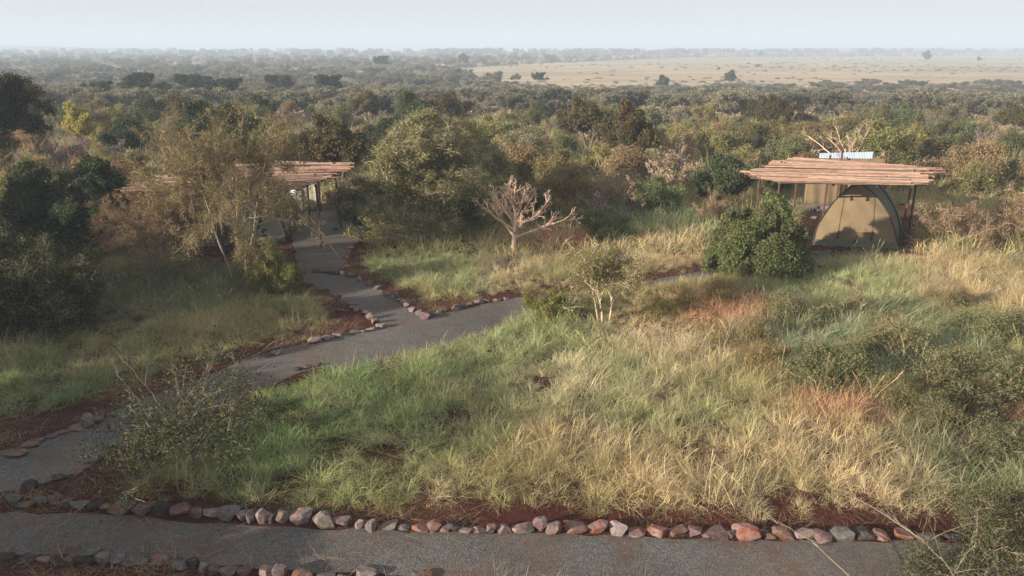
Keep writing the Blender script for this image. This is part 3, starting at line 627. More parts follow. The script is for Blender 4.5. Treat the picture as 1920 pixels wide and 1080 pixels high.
def tuft(seed, n, h, wdt, spread, lean, curl=.8):
    rng = np.random.default_rng(seed); k = 4
    az = rng.random(n)*2*np.pi; H = h*rng.uniform(.45, 1.2, n); r = spread*np.sqrt(rng.random(n))
    base = np.stack([r*np.cos(az), r*np.sin(az), np.zeros(n)], -1)
    a2 = az + rng.normal(0, .9, n); out = np.stack([np.cos(a2), np.sin(a2), np.zeros(n)], -1)
    side = np.stack([-np.sin(a2), np.cos(a2), np.zeros(n)], -1); le = np.abs(rng.normal(lean, .25, n))
    tw = rng.random(n)*np.pi; rows = []
    side = side*np.cos(tw)[:, None] + out*np.sin(tw)[:, None]*.6
    for j in range(k):
        t = j/(k-1); th = le*(.35 + curl*1.6*t); th = np.minimum(th, 2.2)
        if j == 0: p = base
        else: p = p + (H/(k-1))[:, None]*(out*np.sin(th)[:, None] + np.array([0, 0, 1])*np.cos(th)[:, None])
        p[:, 2] = np.maximum(p[:, 2], -.01)
        wj = wdt*(1, .9, .6, .12)[j]
        rows.append(np.stack([p - side*wj/2, p + side*wj/2], 1))
    V = np.stack(rows, 1).reshape(-1, 3); i = np.arange(n*k*2).reshape(n, k, 2)
    Fq = np.stack([i[:, :-1, 0], i[:, :-1, 1], i[:, 1:, 1], i[:, 1:, 0]], -1).reshape(-1, 4)
    return mesh_np(f'tuft_{seed}', V, Fq, M_GRASS)
TUFTS = [tuft(s, 92, h*.84, .0066, sp, ln, cu) for s, h, sp, ln, cu in [(1, .40, .17, .8, 1.2), (2, .45, .18, .6, 1.5), (3, .36, .2, 1.1, .9), (4, .42, .22, .9, 1.3), (5, .50, .15, .5, 1.3), (6, .34, .22, 1.2, 1.0)]]
def seed_stems(seed):      # a few tall stems with seed heads
    rng = np.random.default_rng(seed); V = []; Fq = []
    for _ in range(9):
        a = rng.uniform(0, 6.28); ln = rng.uniform(.5, .8); le = rng.uniform(.15, .5); d = np.array([math.cos(a)*le, math.sin(a)*le, 1.]); d /= np.linalg.norm(d); b = np.array([rng.normal(0, .09), rng.normal(0, .09), 0]); sdv = np.array([-math.sin(a+rng.uniform(0, 3)), math.cos(a), 0.])
        p = [b + d*ln*t + np.array([math.cos(a), math.sin(a), -.5])*.12*t*t for t in (0, .5, .8, .9, 1.0)]; wd = (.004, .0035, .003, .0085, .002); k = len(V)
        for q, w_ in zip(p, wd): V += [q - sdv*w_/2, q + sdv*w_/2]
        Fq += [(k+2*i, k+2*i+1, k+2*i+3, k+2*i+2) for i in range(4)]
    return mesh_np(f'seed_stems_{seed}', np.array(V), np.array(Fq), M_GRASS)
TUFTS += [seed_stems(31), seed_stems(32)]
TUFTS_F = [tuft(s, 46, h, .02, sp, ln+.2, 1.1) for s, h, sp, ln in [(11, .55, .28, .45), (12, .6, .3, .4), (13, .45, .34, .65)]]
LITTER = [tuft(s, 26, .30, .006, .28, 1.5, .5) for s in (21, 22, 23)]

LUSH = (.082, .150, .044); GRN = (.120, .162, .058); PGRN = (.18, .215, .09); STR = (.36, .285, .165); GOLD = (.315, .24, .125); RED = (.32, .155, .085); PSTR = (.44, .37, .235); OLV = (.19, .165, .065); DGR = (.075, .10, .048); BGR = (.14, .175, .10)
ZONES = [(650, 720, 1.6, LUSH), (520, 800, 1.6, LUSH), (450, 870, 1.1, GRN), (800, 700, 1.3, GRN), (720, 830, 1.3, PGRN), (850, 760, 1.2, GRN), (900, 640, 1.4, PGRN), (1060, 710, 1.0, PSTR), (1150, 670, 1.0, PGRN), (1070, 800, 1.1, GOLD), (1220, 850, 1.6, GOLD), (1450, 860, 1.8, GOLD), (960, 890, 1.1, OLV),
         (1170, 760, 1.0, PGRN), (700, 900, 1.1, OLV), (560, 900, .8, GRN), (1350, 760, 1.2, PGRN), (1640, 880, 1.0, STR), (1810, 850, 1.2, DGR), (1900, 940, 1.2, DGR), (1530, 750, .75, RED), (1900, 760, .8, RED), (1600, 745, .5, RED), (1340, 565, .9, RED), (1250, 640, 1.3, STR), (1450, 690, 1.0, OLV), (1400, 740, .8, GOLD), (1560, 640, 1.3, BGR), (1690, 620, 1.2, BGR), (1760, 580, 1.3, PGRN),
         (1820, 520, 1.8, GOLD), (1650, 505, 1.3, PGRN), (1560, 530, 1.3, PGRN), (850, 500, 1.2, PGRN), (950, 495, 1.1, STR), (780, 545, .9, OLV), (730, 490, 1.0, GRN), (1250, 460, 1.3, GOLD), (1080, 445, .7, RED), (1270, 410, 1.6, PGRN), (1180, 400, 1.2, BGR), (1000, 600, 1.0, PGRN), (1020, 500, .9, OLV), (1130, 520, 1.0, OLV),
         (300, 640, 1.6, OLV), (180, 700, 1.8, DGR), (380, 520, 2.2, DGR), (450, 590, 1.3, OLV), (100, 730, 1.2, LUSH), (250, 560, 1.8, DGR), (1700, 470, 1.2, GOLD), (1600, 820, .9, GOLD), (320, 900, .6, STR), (1100, 920, .8, OLV)]
ZC = np.array([px(u, v, .25)[:2] for u, v, r, c in ZONES]); ZR = np.array([z[2] for z in ZONES]); ZK = np.array([z[3] for z in ZONES])
def vnoise(x, y, f, seed):
    s = np.random.default_rng(seed).uniform(0, 6.28, 6)
    return (np.sin(x*f+s[0]+1.3*np.sin(y*f*.7+s[1])) + np.sin(y*f*1.1+s[2]+1.1*np.sin(x*f*.9+s[3])) + np.sin((x+y)*f*.6+s[4]))/3
def grass_colour(x, y, rng):
    d2 = ((x[:, None]-ZC[:, 0])**2 + (y[:, None]-ZC[:, 1])**2)/ZR**2
    wt = np.exp(-d2*1.2) + 1e-9; wt = wt**(1.15)
    b = .03; c = (wt@ZK + b*np.array(OLV))/(wt.sum(1, keepdims=True) + b)
    alt = np.array([STR, PGRN, GRN, GOLD, OLV])[rng.integers(0, 5, len(x))]; a = (rng.random(len(x))**2*.5)[:, None]
    g = (sstep(.15, .75, vnoise(x, y, 2.1, 31))*.35)[:, None]; c = c*(1-g) + np.array(GRN)*g
    d = (sstep(.25, .8, vnoise(x, y, 3.3, 57))*.5)[:, None]; c = c*(1-d) + np.array((.26, .20, .13))*d
    return (c*(1-a) + alt*a)*rng.uniform(.78, 1.22, len(x))[:, None]*2.0
def grass(name, y0, y1, dens, protos, smin, smax, label, seed, half=.70, pad=3, lim=None):
    rng = np.random.default_rng(seed); area = (y1-y0)*2*(half*y1+pad); n = int(area*dens)
    x = rng.uniform(-(half*y1+pad), half*y1+pad, n); y = rng.uniform(y0, y1, n)
    k = (np.abs(x) < half*y+pad) & ~bare(x, y)
    if lim is not None: k &= lim(x, y, rng)
    x, y = x[k], y[k]; n = len(x)
    # shorter and thinner beside the bare soil
    edge = np.zeros(n)
    for dx, dy in ((.35, 0), (-.35, 0), (0, .35), (0, -.35), (0, -.7), (0, .7)): edge += bare(x+dx, y+dy)
    s = rng.uniform(smin, smax, n)*(1+.30*vnoise(x, y, 1.5, 9) + .18*vnoise(x, y, 4.1, 12))*(1-.09*edge)
    flatten = 1 - .5*sstep(.35, .7, vnoise(x, y, 1.05, 77))
    rot = np.stack([rng.normal(0, .28, n), rng.normal(0, .28, n), rng.uniform(0, 6.28, n)], -1)
    scl = np.stack([s*rng.uniform(.9, 1.25, n), s*rng.uniform(.9, 1.25, n), s*flatten], -1)
    return scatter(name, protos, np.stack([x, y, terrain(x, y)], -1), rot, scl, grass_colour(x, y, rng), np.where(rng.random(n) < .12, rng.integers(0, len(protos), n), rng.integers(0, min(6, len(protos)), n)), label)
grass('tall_grass', 9.3, 23, 29, TUFTS, .72, 1.12, 'tall tangled green and straw grass round the paths', 101)
grass('tall_grass', 23, 36, 9, TUFTS_F, .75, 1.15, 'pale tall grass round the shelters and bushes', 102)
grass('tall_grass', 36, 85, 2.6, TUFTS_F, 1.1, 1.8, 'straw and olive grass between the bushes behind', 103)
def litter(seed):
    rng = np.random.default_rng(seed); n = 22000
    x = rng.uniform(-15, 15, n); y = rng.uniform(7.0, 24, n)
    onp = inside(PATH_FRONT, x, y) | inside(PATH_DIAG, x, y)
    k = bare(x, y) & (~onp | (rng.random(n) < .025)) & (vnoise(x, y, 2.3, 4) + rng.normal(0, .4, n) + .35*np.exp(-((y-9.9)/.4)**2) > -.05)
    x, y = x[k], y[k]; n = len(x); s = rng.uniform(.5, 1.15, n)
    col = np.array([(.30, .20, .12), (.36, .26, .15), (.20, .15, .08), (.26, .14, .08)])[rng.integers(0, 4, n)]*rng.uniform(.7, 1.2, n)[:, None]
    scatter('straw_litter', LITTER, np.stack([x, y, np.full(n, .004)], -1), np.stack([rng.normal(0, .1, n), rng.normal(0, .1, n), rng.uniform(0, 6.28, n)], -1), np.stack([s, s, s*.45], -1), col, rng.integers(0, 3, n), 'dry straw and dead grass lying on the red soil')
litter(5)
def sparse(seed):
    rng = np.random.default_rng(seed); n = 3600
    x = rng.uniform(-15, 13, n); y = rng.uniform(8.0, 24, n)
    k = bare(x, y) & ~inside(PATH_FRONT, x, y) & ~inside(PATH_DIAG, x, y)
    edge = np.zeros(n)
    for dx, dy in ((.3, 0), (-.3, 0), (0, .3), (0, -.3)): edge += ~bare(x+dx, y+dy)
    k &= (rng.random(n) < .10 + .6*np.minimum(edge, 1)) & ~((y < 9.2) & (rng.random(n) < .7)); x, y = x[k], y[k]; n = len(x)
    s = rng.uniform(.3, .75, n)
    scatter('sparse_grass', TUFTS, np.stack([x, y, np.zeros(n)], -1), np.stack([rng.normal(0, .25, n), rng.normal(0, .25, n), rng.uniform(0, 6.28, n)], -1), np.stack([s, s, s*.85], -1), grass_colour(x, y, rng)*.85, rng.integers(0, 6, n), 'short scattered grass on the red soil beside the kerbs')
sparse(8)

# woods beyond the bushes: one mass
def far_sources(key, seed):
    wd, cr = PROTO[key]; me = (cr or wd).copy(); me.materials.clear(); me.materials.append(M_LEAF_I); return me
FAR = [mesh_np('far_bush_%d' % i, *shrub(200+i, 4.6, 3.0, 13, (7, 6, 3), 9000, .22, .10, .2, .22, .0, .03)[1], M_LEAF_I) for i in range(3)]
FAR += [mesh_np('far_tree_%d' % i, *tree(210+i, 4.2, 6., 1, .4, 8, 9, 58, (6, 5, 3), 9000, .24, .10, .16, .1, .0, 1.1, .45, 1.)[1], M_LEAF_I) for i in range(2)]
FAR += [mesh_np('far_dry_%d' % i, *shrub(220+i, 4.4, 3.0, 12, (7, 6, 4), 0, r0=.05, rmin=.022, wander=.2, trop=.03)[0], M_LEAF_I) for i in range(2)]
def woods(seed):
    rng = np.random.default_rng(seed); n = 26000
    y = np.exp(rng.uniform(np.log(76), np.log(1500), n)); x = rng.uniform(-.74, .74, n)*(y+8)
    yb = rng.uniform(930, 1250, 2200); y = np.concatenate([y, yb]); x = np.concatenate([x, rng.uniform(-.1, .74, 2200)*yb])
    k = ~inside(FIELD, x, y); x, y = x[k], y[k]; n = len(x)
    kind = rng.choice(7, n, p=[.16, .18, .12, .08, .08, .21, .17]); s = rng.uniform(.62, 1.25, n)*np.interp(y, [80, 140, 700, 1000, 1500], [.8, .92, 1.2, 1.8, 2.2])
    zs = s*np.interp(y, [80, 140, 700, 1000, 1500], [.78, .74, .95, 1.15, 1.0])
    zs = zs*np.where((x > -.02*y) & (y > 92) & (y < 260), .58, 1.0)      # low thicket in front of the open plain
    pal = np.array([(.17, .145, .09), (.195, .155, .098), (.14, .128, .083), (.09, .09, .06), (.125, .115, .076), (.35, .265, .215), (.40, .30, .24)])
    col = 1.85*pal[kind]*rng.uniform(.75, 1.3, n)[:, None]
    sel = rng.random(n) < .16; col[sel & (kind < 3)] = np.array([.14, .115, .06])
    scatter('woodland', FAR, np.stack([x, y, terrain(x, y)-.05], -1), np.stack([np.zeros(n), np.zeros(n), rng.uniform(0, 6.28, n)], -1), np.stack([s, s, zs], -1), col, kind, 'hazy thornveld woodland reaching to the horizon')
    n = 2200; u = rng.uniform(780, 2000, n); v = rng.uniform(103, 172, n); P = np.array([px(a, b, -3) for a, b in zip(u, v)])
    k = inside(FIELD, P[:, 0], P[:, 1]) & (vnoise(P[:, 0], P[:, 1]*.6, .03, 3) + rng.normal(0, .3, n) > .1); P = P[k]; P[:, 2] = terrain(P[:, 0], P[:, 1]) - .1; n = len(P)
    s = rng.uniform(.12, .36, n)*np.interp(P[:, 1], [200, 1200], [.8, 1.8]); kind = rng.integers(0, 3, n)
    col = np.array([(.26, .20, .13), (.30, .23, .14), (.17, .145, .09), (.38, .29, .19)])[rng.integers(0, 4, n)]
    scatter('plain_scrub', FAR[:3], P, np.stack([np.zeros(n), np.zeros(n), rng.uniform(0, 6.28, n)], -1), np.stack([s*1.7, s*1.7, s*.8], -1), col, kind, 'low dry scrub dotted over the straw coloured plain')
woods(6)

# ------------------------------------------------------------------ kerb stones
def ico(sub):
    bm = bmesh.new(); bmesh.ops.create_icosphere(bm, subdivisions=sub, radius=1.0)
    V = np.array([v.co[:] for v in bm.verts]); Fq = np.array([[v.index for v in f.verts] for f in bm.faces]); bm.free(); return V, Fq
ICO = ico(4)
def rock_mesh(seed, size):
    rng = np.random.default_rng(seed); V = ICO[0].copy()
    V = V/np.maximum((np.abs(V)**8).sum(1, keepdims=True)**(1/8), 1e-6)      # blocky start, then chipped
    q = rng.uniform(-.5, .5); cq, sq = math.cos(q), math.sin(q); V[:, :2] = V[:, :2]@np.array([[cq, -sq], [sq, cq]])
    for _ in range(rng.integers(9, 14)):
        n = unit(rng.normal(0, 1, 3)); n[2] *= .9; n = unit(n); o = rng.uniform(.58, 1.02); d = V@n - o
        V -= np.outer(np.maximum(d, 0), n)
    V += .012*np.sin(V[:, [1, 2, 0]]*9+seed)
    lo, hi = V.min(0), V.max(0); V = (V-(lo+hi)/2)/(hi-lo)*np.array(size)
    V[:, 2] += size[2]/2 - .06*size[2]; V[:, 2] = np.maximum(V[:, 2], -.03)
    return mesh_np('stone', V, ICO[1], M_ROCK, False)
STC = {'g': ((.165, .135, .118), 'grey'), 'p': ((.165, .10, .095), 'purplish'), 'r': ((.27, .11, .075), 'orange red'), 'k': ((.25, .17, .145), 'pale pinkish'), 't': ((.23, .175, .115), 'tan'), 'd': ((.07, .055, .05), 'dark'), 'n': ((.13, .125, .105), 'greenish grey'), 'b': ((.20, .10, .065), 'brown')}
ROWS = [
 ("in the front path's far kerb", 'kerb stones along the far side of the front path', [(15, 949, 34, 26, 'n'), (42, 953, 32, 13, 'g'), (73, 949, 30, 24, 'g'), (98, 946, 24, 19, 'p'), (122, 950, 30, 18, 'p'), (143, 958, 36, 24, 'g'), (173, 958, 26, 18, 'd'), (195, 956, 24, 15, 't'), (222, 967, 44, 30, 'b'), (263, 970, 46, 32, 'p'), (302, 967, 32, 28, 'd'), (335, 971, 38, 27, 'b'), (366, 972, 26, 22, 'b'), (393, 974, 32, 21, 'k'), (424, 980, 38, 32, 'g'), (453, 981, 22, 28, 'k'), (468, 984, 15, 32, 'g'), (490, 982, 30, 32, 'k'), (511, 983, 20, 22, 'd'), (527, 984, 24, 27, 'b'), (561, 983, 42, 30, 'k'), (604, 992, 44, 34, 't'), (638, 987, 30, 22, 'p'), (653, 988, 18, 20, 'd'), (673, 994, 15, 22, 'k'), (693, 1000, 22, 28, 'k'), (726, 994, 34, 18, 't'), (757, 996, 26, 14, 'g'), (787, 1002, 32, 22, 'r'), (815, 1000, 28, 26, 'b'), (836, 1000, 24, 18, 'p'), (856, 1000, 20, 16, 'd'), (873, 1003, 28, 17, 'b'), (898, 1003, 28, 18, 'b'), (922, 1003, 19, 21, 'p'), (944, 1003, 28, 22, 'p'), (980, 1003, 42, 26, 'k'), (1013, 996, 28, 27, 'p'), (1038, 1010, 30, 34, 'k'), (1081, 1004, 48, 28, 'r'), (1122, 1003, 35, 30, 'r'), (1161, 1006, 34, 30, 'k'), (1197, 1009, 36, 19, 'r'), (1236, 1009, 40, 28, 'r'), (1274, 1010, 36, 24, 'b'), (1304, 1011, 26, 24, 'p'), (1342, 1015, 46, 30, 'p'), (1373, 1011, 22, 20, 'p'), (1408, 1017, 52, 36, 'r'), (1433, 1009, 18, 18, 'p'), (1446, 1014, 20, 18, 'b'), (1473, 1014, 42, 32, 'b'), (1508, 1013, 36, 28, 'k'), (1548, 1022, 40, 28, 'p'), (1583, 1016, 40, 30, 'n'), (1625, 1016, 38, 28, 'd'), (1653, 1015, 26, 24, 'r'), (1700, 1014, 34, 22, 'b'), (1746, 1018, 36, 24, 'd'), (1800, 1022, 36, 22, 'd'), (1858, 1030, 40, 26, 'd'), (1905, 1032, 36, 24, 'p')]),
 ("in the front path's near kerb", 'kerb stones along the near side of the front path', [(8, 1056, 30, 20, 'd'), (48, 1056, 36, 20, 'd'), (78, 1057, 26, 16, 'b'), (106, 1058, 34, 18, 'd'), (130, 1058, 28, 20, 'p'), (156, 1060, 50, 38, 'n'), (188, 1060, 24, 24, 'g'), (213, 1060, 34, 22, 'g'), (250, 1064, 48, 22, 'n'), (290, 1061, 34, 20, 'b'), (319, 1063, 36, 15, 'd'), (335, 1073, 34, 26, 'g'), (361, 1068, 24, 24, 'd'), (379, 1074, 18, 22, 'k'), (400, 1078, 22, 20, 'p'), (424, 1084, 36, 26, 'p'), (456, 1082, 30, 24, 'p'), (500, 1087, 32, 26, 'k'), (523, 1087, 26, 28, 'p'), (565, 1090, 38, 26, 'b'), (608, 1092, 34, 16, 'n'), (640, 1092, 26, 16, 'p'), (682, 1090, 46, 28, 'k'), (735, 1097, 34, 16, 'd'), (790, 1096, 46, 26, 'b')]),
 ("above the left path", 'stones edging the left path', [(22, 860, 42, 16, 'b'), (52, 841, 30, 17, 'b'), (72, 830, 20, 12, 'p'), (93, 823, 20, 10, 'p'), (112, 815, 24, 9, 'g'), (139, 809, 36, 11, 'b'), (161, 803, 26, 30, 'k'), (181, 795, 20, 12, 'p'), (203, 786, 22, 9, 'd'), (497, 672, 20, 12, 'd'), (516, 667, 18, 12, 'g')]),
 ("below the left path", 'stones edging the left path', [(10, 932, 24, 12, 'd'), (50, 921, 32, 22, 'd'), (84, 908, 20, 11, 'g'), (106, 902, 28, 13, 'd'), (146, 894, 16, 20, 'k'), (172, 871, 20, 15, 'p'), (188, 862, 14, 10, 'd'), (207, 852, 18, 12, 'p'), (222, 844, 46, 24, 'n'), (247, 832, 18, 12, 'g'), (556, 697, 18, 9, 'd'), (576, 692, 18, 9, 'p'), (597, 687, 14, 9, 'd')]),
 ("round the left soil point", 'stones round the soil points at the path fork', [(588, 646, 25, 17, 'k'), (610, 640, 18, 12, 'k'), (632, 634, 21, 12, 'k'), (643, 627, 11, 8, 'p'), (665, 626, 20, 9, 'g'), (681, 625, 12, 8, 'k'), (695, 621, 20, 10, 'k'), (712, 616, 20, 11, 'k'), (704, 608, 16, 13, 'k'), (693, 600, 15, 15, 'k'), (685, 591, 14, 11, 'k'), (668, 584, 11, 8, 'k'), (661, 581, 14, 9, 'k'), (660, 573, 16, 9, 'g'), (634, 563, 11, 11, 'd'), (612, 547, 14, 7, 'd'), (593, 542, 12, 9, 'k'), (582, 538, 12, 7, 'd')]),
 ("round the middle soil point", 'stones round the soil points at the path fork', [(642, 516, 8, 10, 'k'), (655, 520, 18, 10, 'n'), (674, 528, 8, 11, 'k'), (691, 537, 15, 13, 'n'), (708, 544, 18, 11, 'g'), (718, 551, 10, 8, 'n'), (727, 556, 15, 10, 'k'), (740, 563, 14, 16, 'g'), (749, 567, 12, 10, 'k'), (757, 572, 11, 12, 'k'), (763, 577, 14, 11, 'k'), (774, 586, 16, 12, 'k'), (786, 592, 15, 12, 'k'), (797, 600, 21, 15, 'p'), (812, 594, 13, 8, 'n'), (822, 589, 13, 9, 'n'), (832, 585, 15, 9, 'g'), (856, 584, 20, 15, 'p'), (869, 579, 12, 9, 'g'), (882, 575, 14, 10, 'b'), (897, 572, 20, 11, 'k'), (912, 568, 12, 8, 'g'), (929, 566, 16, 7, 'k'), (950, 563, 13, 7, 'p')]),
 ("up to the left shelter", 'stones by the left shelter', [(590, 512, 12, 7, 'd'), (599, 513, 11, 8, 'd'), (610, 513, 12, 6, 'd'), (621, 515, 14, 8, 'd'), (632, 516, 12, 8, 'd'), (638, 509, 14, 8, 'p'), (647, 504, 14, 9, 'b'), (643, 496, 10, 8, 'r'), (648, 487, 10, 8, 'b'), (652, 478, 12, 9, 'r'), (658, 468, 12, 8, 'b'), (665, 458, 12, 8, 'r'), (673, 449, 12, 7, 'p'), (628, 432, 10, 6, 'd'), (655, 432, 10, 5, 'd')]),
 ("by the right tent", 'stones by the right tent', [(1533, 478, 14, 6, 'k'), (1505, 394, 11, 7, 'k'), (1517, 396, 10, 7, 'g'), (1528, 396, 11, 7, 'n'), (1537, 397, 10, 6, 'g'), (1547, 398, 10, 7, 'p'), (1528, 410, 12, 5, 'k'), (1688, 420, 12, 6, 'g'), (1697, 412, 12, 6, 'g')]),
]
SHAPES = [('flat', lambda w_, h: h < .5*w_), ('upright', lambda w_, h: h > 1.05*w_), ('angular', lambda w_, h: True)]
sid = 0
for where, grp, lst in ROWS:
    seen = {}; looks = []
    for (u, v, w_, h, c) in lst:
        shp = [n for n, f in SHAPES if f(w_, h)][0]; size = 'big ' if w_ > 41 and v > 700 else ''
        looks.append(f'{size}{STC[c][1]} {shp} stone')
    for (u, v, w_, h, c), look in zip(lst, looks):
        p = px(u, v); W = metres(w_, p)*1.05; hm = metres(h, p); D = W*.8 if h < 1.2*w_ else W*1.1; al = math.atan2(CAM_H, p[1]); Z = max(.42*hm, (hm - D*.75*math.sin(al))/math.cos(al)*1.05)
        n = seen.get(look, 0); seen[look] = n+1
        lab = f'only {look} {where}' if looks.count(look) == 1 else f'{ord_(n)} {look} from the left {where}'
        o = link('stone', rock_mesh(900+sid, (W, D, Z)), None, (p[0], p[1]+D*.42, 0)); rs = random.Random(sid)
        o.rotation_euler = (rs.uniform(-.08, .08), rs.uniform(-.1, .1), rs.uniform(-.35, .35)); kk = rs.uniform(.85, 1.15)
        o.color = (*[q*kk*.78 for q in STC[c][0]], 1); tag(o, lab, 'stone', grp); sid += 1

# ------------------------------------------------------------------ pole shelters
def V3(u, v, z): return Vector(px(u, v, z))
def shelter(name, label, left, right, z, posts, n, seed, tops, ropes, beams):
    rng = random.Random(seed); ts = [l[0] for l in left]
    root = thing(name, label, 'shelter', (0, 0, 0)); org = sum((V3(u, v, 0) for _, u, v in left+right), Vector())/(len(left)+len(right)); org.z = 0; root.location = org
    def edge(lst, t):
        for (a, u0, v0), (b, u1, v1) in zip(lst, lst[1:]):
            if a <= t <= b: f = (t-a)/(b-a); return V3(u0, v0, z).lerp(V3(u1, v1, z), f)
    mb = MB()
    for i in range(n):
        t = (i+.5)/n; A, B = edge(left, t)-org, edge(right, t)-org; d = (B-A); ln = d.length; d.normalize(); r = rng.uniform(.022, .038)
        cuts = [-rng.uniform(-.35, .2), ln+rng.uniform(-.55, .15)]
        segs = [(cuts[0], cuts[1])] if rng.random() < .35 else [(cuts[0], ln*rng.uniform(.35, .75)+.5), (ln*rng.uniform(.25, .6)-.3, cuts[1])]
        for s0, s1 in segs:
            zz = rng.uniform(0, .075); sk = rng.uniform(-.16, .16); k = 6; pts = []; bend = rng.uniform(-.05, .05)
            for j in range(k):
                q = A + d*(s0+(s1-s0)*j/(k-1)) + Vector((0, (j/(k-1)-.5)*sk + bend*math.sin(j/(k-1)*3.14), zz + rng.uniform(-.01, .01))); pts.append(q)
            a, b = (1, .72) if rng.random() < .5 else (.72, 1)
            mb.tube(pts, [r*(a+(b-a)*j/(k-1)) for j in range(k)], 6)
    mb.build('roof', M_POLE, root, False)
    for (ta, tb, sa) in beams:
        m = MB(); a = edge(left, ta).lerp(edge(right, ta), sa)-org; b = edge(left, tb).lerp(edge(right, tb), sa)-org
        m.tube([a+Vector((0, 0, -.07)), a.lerp(b, .5)+Vector((0, 0, -.08)), b+Vector((0, 0, -.07))], .04, 6); m.build('beam', M_POST, root)
    for i, (u, v, lean) in enumerate(posts):
        m = MB(); b = V3(u, v, 0)-org; top = b + Vector((lean, 0, z+.0)); m.tube([b+Vector((0, 0, -.05)), b.lerp(top, .5)+Vector((.01, 0, 0)), top+Vector((0, 0, tops))], .036, 7); m.build('post', M_POST, root)
    for a, b in ropes:
        m = MB(); m.tube([Vector(a)-org, Vector(b)-org], .008, 4); m.build('guy_rope', M_ROPE, root)
    return root
shelter('pole_shelter', 'open shelter roofed with peeled poles over the tan dome tent at right',
        [(0, 1470, 344), (.12, 1420, 335), (.28, 1390, 327), (.5, 1425, 316), (.75, 1450, 305), (1, 1492, 298)], [(0, 1738, 348), (.12, 1742, 345), (.28, 1735, 338), (.5, 1764, 323), (.75, 1758, 318), (1, 1690, 313)], 2.2,
        [(1415, 432, 0), (1453, 428, 0), (1487, 402, 0), (1542, 410, .02), (1566, 392, 0), (1653, 392, 0), (1686, 452, .16), (1703, 440, 0), (1706, 420, 0)], 74, 1, .14, [],
        [(.05, .98, .1), (.05, .98, .4), (.05, .98, .68), (.05, .95, .9)])
shelter('pole_shelter', 'open shelter roofed with peeled poles behind the feathery acacia at left',
        [(0, 372, 370), (.16, 300, 364), (.22, 214, 360), (.5, 275, 344), (.8, 320, 326), (1, 390, 309)], [(0, 558, 356), (.16, 585, 347), (.3, 604, 341), (.5, 634, 334), (.8, 652, 319), (1, 664, 306)], 2.2,
        [(547, 446, 0), (603, 462, -.05), (582, 428, 0), (640, 430, -.12), (335, 466, 0), (232, 440, 0), (420, 470, 0), (570, 400, 0), (470, 400, 0)], 66, 2, .12,
        [(px(553, 368, 2.1), px(645, 495)), (px(612, 352, 2.1), px(680, 448))], [(.02, .98, .12), (.02, .98, .42), (.02, .98, .7), (.1, .95, .93)])
